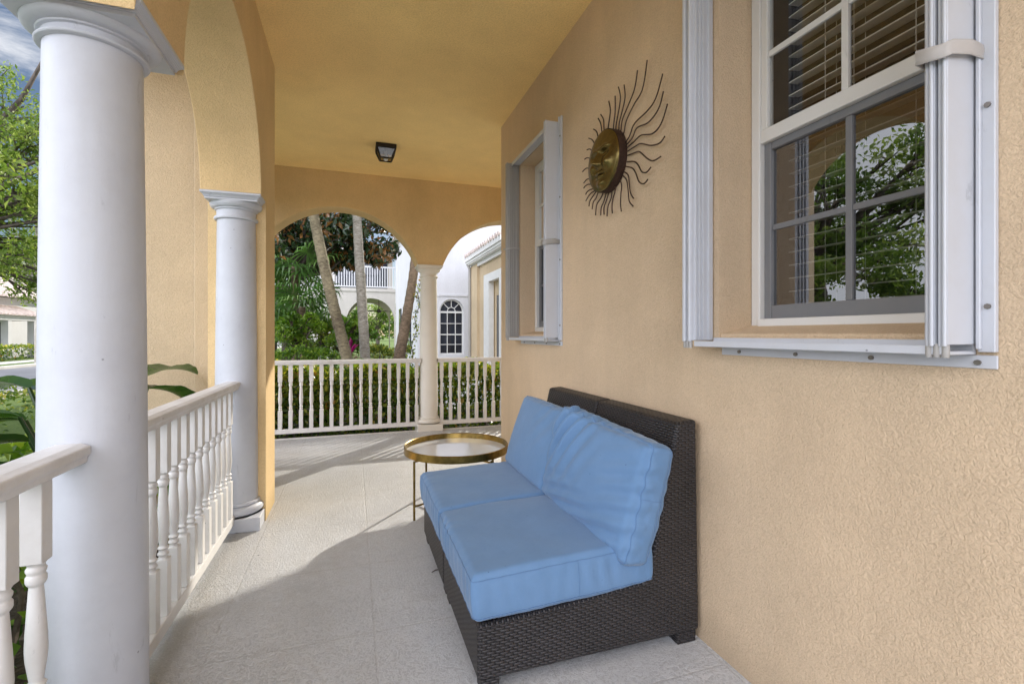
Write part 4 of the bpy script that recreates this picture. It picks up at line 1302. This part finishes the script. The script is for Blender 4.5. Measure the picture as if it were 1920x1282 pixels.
# fan palms
def fan_palm(label, base, trunk_h, n, size, seed, els=(-.6, .8)):
    t = thing('fan_palm', label, 'palm tree', base, 'young fan palms')
    b = Vector(base); m = MB(); m.tube([b, b + Vector((.03, 0, trunk_h * .5)), b + Vector((0, 0, trunk_h))], [.09, .08, .075], 10); m.build('trunk', M['palmbrown'], t)
    V = []; F = []; T = []; rr = random.Random(seed)
    for i in range(n):
        fan_frond(V, F, T, b + Vector((0, 0, trunk_h)), i * 2.399 + rr.uniform(-.2, .2), rr.uniform(*els), rr.uniform(.35, .7), size * rr.uniform(.8, 1.1), rr, 24, .9)
    leaf_mesh('crown', np.array(V), np.array(F), np.array(T), M['palmleaf'], t)
fan_palm('fan palm with drooping fronds behind the left courtyard shrub', (-1.15, 12.3, GZ), 2.1, 12, .62, 2)
fan_palm('taller pale green fan palm high behind the leaning palm trunk', (-1.35, 12.6, GZ), 3.1, 11, .66, 5)
# cordyline with magenta leaves
t = thing('magenta_cordyline', 'small magenta leaved plant at the foot of the palms', 'plant', (-.05, 10.3, GZ))
m = MB(); m.tube([(-.05, 10.3, GZ), (-.05, 10.3, .75)], .02, 6); m.build('stem', M['twig'], t)
V = []; F = []; T = []
rr = random.Random(3)
for i in range(26):
    az = i * 2.4; el = rr.uniform(.1, 1.3); d = Vector((math.cos(az) * math.cos(el), math.sin(az) * math.cos(el), math.sin(el)))
    s = d.cross(Vector((0, 0, 1))).normalized() * .028; b = Vector((-.05, 10.3, .62 + .012 * i)); L = rr.uniform(.25, .42)
    o = len(V); mid = b + d * L * .55; tip = b + d * L - Vector((0, 0, .08))
    V += [tuple(b), tuple(mid - s), tuple(mid + s), tuple(tip)]; F += [(o, o + 1, o + 2), (o + 1, o + 3, o + 2)]; T += [rr.random()] * 4
leaf_mesh('crown', np.array(V), np.array(F), np.array(T), M['redleaf'], t)
# distant greenery behind the courtyard
for (x, y, r_, h_, lab) in ((-6.5, 30, 2.6, 4.2, 'leafy green tree far behind the courtyard, left of the balcony'), (-3.6, 36, 2.8, 5.5, 'tall pale tree far behind the fan palms'), (2.4, 52, 2.6, 3.2, 'small tree seen through the arch under the balcony')):
    tree('garden_tree', lab, (x, y, GZ), [(x, y, GZ), (x + .1, y, h_ * .25), (x, y, h_ * .5)], [.22, .2, .16],
         clumps_in((x, y, h_), (r_, r_, h_ * .45), 16, 1.0, int(y)), 170, .30, M['oakleaf'], M['bark'], group='distant garden trees')

# ------------------------------------------------------------------ neighbour's house beyond the courtyard
nb = thing('neighbour_house', 'white two storey house with a balcony and arched window beyond the palms', 'house', (4, 22, GZ))
FY, SX, BY = 17.9, 2.31, 28.0
wz = 6.1
a = MB()
AW = (3.10, 4.04)
# front block, its front wall with an arched opening
prof = [(SX, GZ), (AW[0], GZ), (AW[0], .43)]
aw = MB()
def cell(a0, a1, z0, z1):
    aw.box(a0, a1, FY, FY + .25, z0, z1)
cell(SX, AW[0], GZ, wz); cell(AW[1], 9, GZ, wz); cell(AW[0], AW[1], GZ, .43)
archwall(aw, 'x', arc((AW[0] + AW[1]) / 2, (AW[1] - AW[0]) / 2, 2.08, AW[0], AW[1], 24), wz, FY, FY + .25)
aw.box(SX, SX + .25, FY + .25, BY, GZ, wz)
aw.box(8.75, 9, FY + .25, BY, GZ, wz); aw.box(SX + .25, 8.75, BY - .25, BY, GZ, wz)
aw.box(SX - .03, AW[0] + .0, FY - .03, FY - .001, 2.64, 2.70); aw.box(AW[0], 9, FY - .03, FY - .001, 2.66, 2.74)
aw.build('wall', M['neigh'], nb)
r = MB(); r.box(SX - .35, 9.3, FY - .35, BY + 3, wz, wz + .12); r.build('roof', M['tile'], nb)
# balcony wing
bw = MB()
prof = [(-3.4, GZ), (-.35, GZ), (-.35, 1.95)] + arc(.95, 1.30, 1.95, -.35, 2.25, 30) + [(2.25, GZ), (SX - .01, GZ)]
archwall(bw, 'x', prof, 3.72, BY, BY + .3)
archwall(bw, 'x', prof, 3.72, BY + 4.2, BY + 4.5)
bw.box(-3.4, SX - .01, BY + .3, BY + 4.2, 3.3, 3.72)
bw.box(-3.4, SX - .01, BY + 2.2, BY + 2.5, 3.75, 6.4)
bw.box(-3.4, -3.1, BY + .3, BY + 4.2, GZ, 3.3)
o = bw.build('balcony_wing', M['neighgrey'], nb); o['label'] = 'beige balcony wing with an arched passage below'
tr2 = MB(); tr2.box(-3.45, SX - .02, BY - .06, BY - .001, 3.62, 3.80); tr2.build('cornice', M['neighgrey'], nb)
dk = MB(); dk.box(-1.0, 2.0, BY + 2.14, BY + 2.19, 3.80, 5.9); dk.build('balcony_door', M['darkglass'], nb)
br_ = MB(); br_.box(-3.4, SX - .02, BY - .03, BY + .03, 4.98, 5.06); br_.box(-3.4, SX - .02, BY - .025, BY + .025, 3.86, 3.92)
for i in range(42):
    x = -3.35 + i * .137
    br_.box(x - .022, x + .022, BY - .02, BY + .02, 3.92, 4.98)
br_.build('balcony_railing', M['neigh'], nb)
# arched window
yv = FY + .10
f = MB(); cx = (AW[0] + AW[1]) / 2; rw = (AW[1] - AW[0]) / 2
f.box(AW[0], AW[0] + .05, yv, yv + .06, .43, 2.08); f.box(AW[1] - .05, AW[1], yv, yv + .06, .43, 2.08)
f.box(AW[0] + .05, AW[1] - .05, yv, yv + .06, .43, .49); f.box(AW[0] + .05, AW[1] - .05, yv - .01, yv + .05, 2.02, 2.09)
f.tube([(cx + (rw - .025) * math.cos(math.pi * i / 24), yv + .03, 2.08 + (rw - .025) * math.sin(math.pi * i / 24)) for i in range(25)], .032, 6)
f.tube([(cx + .15 * math.cos(math.pi * i / 12), yv + .02, 2.09 + .15 * math.sin(math.pi * i / 12)) for i in range(13)], .015, 6)
for dg in (45, 90, 135):
    f.bar((cx + .15 * math.cos(R(dg)), yv + .02, 2.09 + .15 * math.sin(R(dg))), (cx + (rw - .03) * math.cos(R(dg)), yv + .02, 2.09 + (rw - .03) * math.sin(R(dg))), .026)
for k in (1, 2):
    x = AW[0] + k * (AW[1] - AW[0]) / 3; f.box(x - .014, x + .014, yv + .002, yv + .03, .49, 2.02)
for z, hh in ((.82, .012), (1.20, .022), (1.62, .012)):
    f.box(AW[0] + .05, AW[1] - .05, yv + .004, yv + .032, z - hh, z + hh)
win = f.build('window', M['gutter'], nb)
win['label'] = 'arched window with a fanlight'
p = MB(); p.add([(AW[0], yv + .05, .43), (AW[1], yv + .05, .43), (AW[1], yv + .05, 2.56), (AW[0], yv + .05, 2.56)], [(0, 1, 2, 3)]); p.build('pane', M['darkglass'], win)
# side wall scuppers / shutters on the side wall
for k in range(3):
    s = MB(); y = 20.2 + k * 2.1; s.box(SX - .06, SX - .001, y, y + .9, .4, 2.5); o = s.build('side_window', M['darkglass'], nb)
# ceiling fan under the balcony
t = thing('ceiling_fan', 'dark ceiling fan hanging in the arched passage under the balcony', 'fan', (1.47, 29.6, 3.3))
m = MB(); m.lathe([(.02, 3.3), (.02, 2.72)], 1.47, 29.6, 8); m.lathe([(.05, 2.72), (.14, 2.66), (.14, 2.56), (.06, 2.5)], 1.47, 29.6, 16); m.build('motor', M['fan'], t)
for k in range(5):
    b = MB(); a_ = R(72 * k + 10); e = Vector((math.cos(a_), math.sin(a_), 0)); s = Vector((-e.y, e.x, 0))
    b.obox(Vector((1.47, 29.6, 2.6)) + e * .5, e * .38, s * .07 + Vector((0, 0, .015)), Vector((0, 0, .006))); b.build('blade', M['fan'], t)

# ------------------------------------------------------------------ house's own far bay with a door
by = thing('entrance_bay', 'tan entrance bay with tiled eave and white door surround, right of the far column', 'house bay', (4.1, 14, GZ))
b = MB(); b.box(4.06, 6, 12.6, 13.0, GZ, 3.62); b.box(4.06, 6, 14.85, 16.5, GZ, 3.62); b.box(4.06, 6, 13.0, 14.85, 3.10, 3.62)
b.box(3.97, 4.06, 15.6, 16.55, GZ, 3.60)
b.build('wall', M['wing'], by)
b = MB(); b.box(3.85, 4.06, 12.4, 16.6, 3.64, 3.68); b.box(3.98, 4.06, 12.5, 16.5, 3.50, 3.64); b.build('soffit', M['gutter'], by)
b = MB(); b.box(3.78, 3.90, 12.3, 16.65, 3.76, 3.92); b.box(3.82, 3.90, 12.3, 16.65, 3.68, 3.76); b.build('gutter', M['gutter'], by, bevel=.01)
rf = MB()
rf.add([(3.80, 12.3, 3.93), (3.80, 16.7, 3.93), (6, 16.7, 4.02), (6, 12.3, 4.02)], [(0, 1, 2, 3)])
for i in range(16):
    y = 12.4 + i * .27
    rf.tube([(3.74, y, 3.96), (6, y, 4.05)], .07, 8)
rf.build('roof', M['tile'], by)
d = MB(); d.box(4.0, 4.17, 14.25, 14.85, GZ, 3.10); d.box(4.0, 4.17, 12.95, 13.15, GZ, 3.10); d.box(4.0, 4.17, 13.15, 14.25, 2.85, 3.10); d.build('door_surround', M['gutter'], by)
d = MB(); d.box(4.20, 4.26, 13.15, 14.25, GZ, 2.85); dr = d.build('door', M['wing'], by)
d = MB(); d.box(4.185, 4.198, 13.3, 14.0, .2, 2.4); d.build('pane', M['darkglass'], dr)
d = MB(); d.tube([(3.92, 16.45, GZ), (3.92, 16.45, 3.5), (3.85, 16.5, 3.7)], .05, 8); d.build('downspout', M['alugrey'], by)

# ------------------------------------------------------------------ street side (left)
# street oak, trunk just out of the picture
tp = [(-8.6, 11.6, GZ), (-8.55, 11.7, 1.1), (-8.35, 11.9, 2.2), (-8.1, 12.1, 3.0)]
brs = [([(-8.3, 11.9, 2.3), (-7.4, 12.1, 3.6), (-6.6, 12.3, 3.75), (-5.6, 12.5, 3.35)], [.10, .075, .05, .025]),
       ([(-8.1, 12.1, 3.0), (-7.4, 12.6, 4.8), (-6.7, 12.9, 6.2), (-6.2, 13, 7.6)], [.11, .08, .05, .02]),
       ([(-8.3, 11.9, 2.4), (-7.3, 12.3, 2.75), (-6.4, 12.6, 2.6), (-5.7, 12.8, 2.3)], [.08, .055, .035, .02]),
       ([(-7.4, 12.1, 3.6), (-6.8, 12.2, 4.4), (-6.1, 12.6, 5.0)], [.06, .04, .02])]
cl = clumps_in((-7.2, 12.3, 4.6), (2.9, 2.4, 2.3), 46, .72, 77)
cl += clumps_in((-6.75, 12.9, 3.9), (.9, 1.2, 1.9), 20, .42, 79) + clumps_in((-5.6, 10.9, 3.4), (.7, .9, 1.5), 10, .42, 83)
tree('street_oak', 'green street oak whose dark branches reach in beside the big left column', tp[0], tp, [.22, .18, .15, .12], cl, 230, .105, M['oakleaf'], M['bark'], brs, group='street oaks')
tp = [(-6.6, 7.4, GZ), (-6.55, 7.5, 1.0), (-6.7, 7.7, 2.1), (-6.6, 7.8, 2.8)]
cl = clumps_in((-6.6, 7.6, 4.2), (1.9, 2.6, 1.9), 40, .68, 78) + clumps_in((-6.4, 6.6, 2.3), (1.2, 1.8, .9), 16, .5, 91)
tree('street_oak', 'street oak mirrored in the lower panes of the near window', tp[0], tp, [.2, .17, .14, .12], cl, 300, .13, M['oakleaf'], M['bark'], (), group='street oaks')
tp = [(-15.0, 30.2, GZ), (-15.0, 30.2, 1.6), (-14.9, 30.2, 3.2)]
tree('street_oak', 'slender pale trunked street tree in front of the house across the road', tp[0], tp, [.17, .14, .12], clumps_in((-14.9, 30.2, 5.6), (2.6, 2.6, 2.2), 22, .95, 80), 200, .24, M['oakleaf'], M['palm'], (), group='street oaks')

# house across the road
fh = thing('street_house', 'white house with pink tiled roofs across the road', 'house', (-24, 38, GZ))
b = MB(); b.box(-28, -20.5, 33, 52, GZ, 3.5)
b.box(-20.5, -19.2, 33.2, 38.6, 2.05, 2.35)
for y in (33.4, 35.9, 38.3):
    b.box(-19.6, -19.25, y, y + .3, GZ, 2.05)
b.build('wall', M['neigh'], fh)
r = MB()
def hip(mb, x0, x1, y0, y1, z0, z1):
    xm = (x0 + x1) / 2; k = (x1 - x0) / 2
    mb.add([(x0, y0, z0), (x1, y0, z0), (x1, y1, z0), (x0, y1, z0), (xm, y0 + k, z1), (xm, y1 - k, z1)], [(0, 1, 4), (1, 2, 5, 4), (2, 3, 5), (3, 0, 4, 5)])
hip(r, -28.6, -19.9, 32.4, 52.6, 3.5, 5.6)
for i in range(60):
    y = 32.6 + i * .33
    r.tube([(-19.9, y, 3.54), (-22.6, y, 4.86)], .07, 5)
r.build('roof', M['tile'], fh)
r = MB(); r.add([(-18.9, 32.8, 2.35), (-18.9, 39, 2.35), (-20.5, 39, 2.95), (-20.5, 32.8, 2.95)], [(0, 1, 2, 3)]); r.add([(-18.9, 32.8, 2.34), (-18.9, 39, 2.34), (-20.5, 39, 2.34), (-20.5, 32.8, 2.34)], [(0, 1, 2, 3)])
for i in range(19):
    y = 32.9 + i * .33
    r.tube([(-18.9, y, 2.38), (-20.5, y, 2.98)], .06, 5)
o = r.build('porch_roof', M['tile'], fh)
for y in (34.0, 36.6, 41.5, 45):
    d = MB(); d.box(-20.49, -20.44, y, y + 1.3, GZ + .1, 1.95); d.build('door' if y < 38 else 'window', M['void'], fh)
hedge('hedge', 'clipped dark hedge in front of the white house across the road', -19.0, -17.9, 30, 46, GZ, .55, 5000, .16, M['hedgeleaf'], 12)
hedge('hedge', 'low green hedge along the lawn between the porch and the road', -5.6, -4.7, 3.5, 12, GZ, .30, 4200, .08, M['hedgeleaf'], 14)

# far off belt of trees that reads as one mass
cw = []
for i in range(46):
    k = i / 45
    x, y = (-62 + rnd.uniform(-5, 5), -30 + k * 170) if i % 3 else (-60 + k * 75, 112 + rnd.uniform(-6, 6))
    h_ = rnd.uniform(3.2, 5.2)
    cw += [((x, y, h_ * .55), (4.5, 4.5, h_ * .55)), ((x + rnd.uniform(-3, 3), y + rnd.uniform(-3, 3), h_ * 1.05), (3., 3., h_ * .45))]
P = cloud_points(rg, cw, 150, .6)
V, F, T = leaf_arrays(P, (0, 0, 1), 1.1, rg, .6, .2, .2, np.clip(rg.uniform(0, .5, size=len(P)) + .06 * P[:, 2], 0, 1))
wd_ = leaf_mesh('woods', V, F, T, M['oakleaf'], None); wd_['kind'] = 'stuff'

# parked car peeping out behind the big column
def car(label, x, y):
    t = thing('parked_car', label, 'car', (x, y, GZ))
    side = [(-2.2, .35), (-2.2, .75), (-2.05, .92), (-1.35, 1.0), (-.75, 1.42), (.75, 1.45), (1.45, 1.02), (2.1, .95), (2.22, .7), (2.22, .35)]
    b = MB(); b.prism([(p[0] + y, p[1] + GZ) for p in side], 'x', x - .86, x + .86); b.build('body', M['carpaint'], t, bevel=.08, seg=3)
    for sx_ in (-1, 1):
        w_ = MB(); w_.prism([(y - 1.15, 1.04 + GZ), (y - .7, 1.36 + GZ), (y + .68, 1.39 + GZ), (y + 1.2, 1.06 + GZ)], 'x', x + sx_ * .862, x + sx_ * .872); w_.build('window', M['carglass'], t)
    for (yy, nm) in ((-2.205, 'taillight'), (2.222, 'headlight')):
        for sx_ in (-1, 1):
            l_ = MB(); l_.box(x + sx_ * .6 - .14, x + sx_ * .6 + .14, y + yy - .012, y + yy + .012, .68 + GZ, .82 + GZ); l_.build(nm, M['lens'] if nm == 'taillight' else M['chrome'], t)
    for sx_ in (-1, 1):
        for yy in (-1.38, 1.38):
            w_ = MB(); ring = []
            for k, (xx, rr_) in enumerate(((-.1, .26), (-.1, .32), (.1, .32), (.1, .26))):
                ring += [(x + sx_ * .80 + xx, y + yy + rr_ * math.cos(i * math.pi / 12), GZ + .325 + rr_ * math.sin(i * math.pi / 12)) for i in range(24)]
            w_.add(ring, [(k * 24 + i, k * 24 + (i + 1) % 24, (k + 1) * 24 + (i + 1) % 24, (k + 1) * 24 + i) for k in range(3) for i in range(24)], True)
            wh = w_.build('wheel', M['rubber'], t)
            r_ = MB(); r_.add([(x + sx_ * .87, y + yy + .26 * math.cos(i * math.pi / 12), GZ + .325 + .26 * math.sin(i * math.pi / 12)) for i in range(24)], [tuple(range(24))]); r_.build('rim', M['chrome'], wh)
    return t
car('dark car parked on the road, mostly hidden by the big left column', -8.95, 22.9)

# bird-of-paradise plants with broad leaves outside the railing
def broad_plant(label, base, leaves, group):
    t = thing('broad_leaf_plant', label, 'plant', base, group)
    st = MB()
    for (tip_dir, L, wd, hz, ben, tint) in leaves:
        b = Vector(base)
        az, el = tip_dir
        hdir = Vector((math.cos(az), math.sin(az), 0))
        foot = b + hdir * (hz * .25) + Vector((0, 0, hz))
        st.tube([b, b + hdir * (hz * .06) + Vector((0, 0, hz * .5)), foot], [.016, .013, .009], 7)
        V = []; F = []; T = []
        nu, nv = 18, 6
        side = Vector((-hdir.y, hdir.x, 0))
        for j in range(nu + 1):
            k = j / nu
            an = el - ben * k
            c_ = foot + hdir * (L * k * math.cos(el - ben * k * .5)) + Vector((0, 0, L * k * math.sin(el - ben * k * .5)))
            ww = wd * math.sin(math.pi * min(1, k ** .75 * .97 + .03)) ** .8
            up = Vector((-hdir.x * math.sin(an), -hdir.y * math.sin(an), math.cos(an)))
            for i in range(nv + 1):
                u = i / nv * 2 - 1
                rip = .003 * math.sin(k * 26 + i) * abs(u)
                p_ = c_ + side * (u * ww) + up * (abs(u) ** 1.3 * ww * .35 + rip)
                V.append(tuple(p_)); T.append(min(1, max(0, tint + .12 * math.sin(k * 60) * abs(u) + (.25 if abs(u) < .1 else 0))))
        for j in range(nu):
            for i in range(nv):
                F.append((j * (nv + 1) + i, j * (nv + 1) + i + 1, (j + 1) * (nv + 1) + i + 1, (j + 1) * (nv + 1) + i))
        lf = leaf_mesh('leaf', np.array(V), np.array(F), np.array(T), M['bigleaf'], t)
        lf.data.polygons.foreach_set('use_smooth', [True] * len(lf.data.polygons))
    st.build('stem', M['bigleaf'], t)
    return t
broad_plant('broad leaf plant with a pointed leaf in front of the tan wing wall', (-1.27, 3.0, GZ), [((1.23, .35), .50, .105, 1.18, .75, .30), ((1.0, -.1), .42, .10, 1.13, .9, .1), ((2.95, .25), .55, .11, 1.17, 1.0, .35), ((3.3, .1), .55, .12, 1.02, 1.1, .15), ((2.5, .5), .5, .11, 1.1, .9, .5), ((-2.57, .15), .62, .13, 1.05, 1.0, .3), ((-2.85, .1), .6, .12, .92, 1.0, .45), ((-2.2, .3), .55, .12, .80, 1.0, .2)], 'broad leaf plants by the porch')
broad_plant('broad leaf plant with wide folded leaves left of the big column', (-1.75, 2.5, GZ), [((.9, .75), .55, .12, .55, 1.0, .35), ((-.5, .7), .5, .12, .45, .9, .6), ((1.9, .8), .6, .12, .60, .8, .2), ((3.0, .5), .6, .12, .5, .8, .4), ((-1.7, .4), .5, .12, .35, .8, .3)], 'broad leaf plants by the porch')
hedge('bed_shrub', 'low shrub with rounded yellow green leaves beside the lower left railing', -3.0, -.98, .9, 3.6, GZ, .62, 6500, .10, M['shrubleaf'], 8, 'shrub')

# ------------------------------------------------------------------ sky and sun
SKY_FILL = 29.  # brightness of the fill light added to the sky behind the camera
SUN_AZ, SUN_EL = R(40), R(26.5)      # from +y towards +x
w = bpy.data.worlds.new('World'); scene.world = w; w.use_nodes = True
nt = w.node_tree
bg = nt.nodes['Background']
sky = nd(nt, 'ShaderNodeTexSky', sky_type='NISHITA')
sky.sun_disc = False; sky.sun_elevation = SUN_EL; sky.sun_rotation = SUN_AZ
sky.air_density = 1.0; sky.dust_density = 1.0; sky.ozone_density = 1.0
tc = nt.nodes.new('ShaderNodeTexCoord')
mp = nd(nt, 'ShaderNodeMapping'); mp.inputs['Scale'].default_value = (1.6, 1.6, 3.6)
nt.links.new(tc.outputs['Generated'], mp.inputs[0])
cn = nd(nt, 'ShaderNodeTexNoise', Scale=1.7, Detail=9., Roughness=.6, Distortion=.3)
nt.links.new(mp.outputs[0], cn.inputs['Vector'])
cr = ramp(nt, [(.56, 0.), (.72, 1.)])
nt.links.new(cn.outputs[0], cr.inputs[0])
skyc = mixc(nt, 1., sky.outputs[0], (.55, .58, .64), 'MULTIPLY')
cloudy = mixc(nt, cr.outputs[0], skyc, (9.5, 9.4, 9.3))
# white cloud low over the street
dt2 = nd(nt, 'ShaderNodeVectorMath', operation='DOT_PRODUCT'); dt2.inputs[1].default_value = (-.83, .53, .17)
nt.links.new(tc.outputs['Generated'], dt2.inputs[0])
bk2 = nd(nt, 'ShaderNodeMapRange', interpolation_type='SMOOTHSTEP'); bk2.inputs[1].default_value = .925; bk2.inputs[2].default_value = .985
nt.links.new(dt2.outputs['Value'], bk2.inputs[0])
cloudy = mixc(nt, bk2.outputs[0], cloudy, (9., 9.2, 9.8))
# added bright sky opposite the sun, fills the shaded porch with light
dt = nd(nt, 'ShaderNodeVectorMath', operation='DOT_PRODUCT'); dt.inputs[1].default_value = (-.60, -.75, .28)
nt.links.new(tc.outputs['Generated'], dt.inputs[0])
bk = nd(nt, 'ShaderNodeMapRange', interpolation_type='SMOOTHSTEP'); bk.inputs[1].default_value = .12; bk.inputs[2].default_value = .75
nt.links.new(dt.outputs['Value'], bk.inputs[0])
cloudy = mixc(nt, bk.outputs[0], cloudy, (SKY_FILL * .935, SKY_FILL * .955, SKY_FILL * 1.07))
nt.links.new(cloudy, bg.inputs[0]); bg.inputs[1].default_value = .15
sl = bpy.data.lights.new('sun', 'SUN'); sl.energy = 5.0; sl.angle = R(.9); sl.color = (1, .93, .82)
so = bpy.data.objects.new('sun', sl); COL.objects.link(so)
sd = Vector((math.sin(SUN_AZ) * math.cos(SUN_EL), math.cos(SUN_AZ) * math.cos(SUN_EL), math.sin(SUN_EL)))
so.rotation_euler = sd.to_track_quat('Z', 'Y').to_euler(); so.location = sd * 40

# ------------------------------------------------------------------ camera
cam = bpy.data.cameras.new('camera'); co = bpy.data.objects.new('camera', cam); COL.objects.link(co)
co.location = (0, 0, 1.2); co.rotation_euler = (R(90), 0, R(-18.5))
cam.sensor_width = 36; cam.lens = 890 / 1920 * 36; cam.shift_y = -14 / 1920
cam.clip_start = .05; cam.clip_end = 2000
scene.camera = co
scene.view_settings.view_transform = 'Standard'; scene.view_settings.look = 'None'
scene.view_settings.exposure = 0; scene.view_settings.gamma = 1
scene.render.engine = 'CYCLES'
scene.cycles.max_bounces = 12; scene.cycles.diffuse_bounces = 8; scene.cycles.transparent_max_bounces = 16
scene.cycles.use_denoising = True
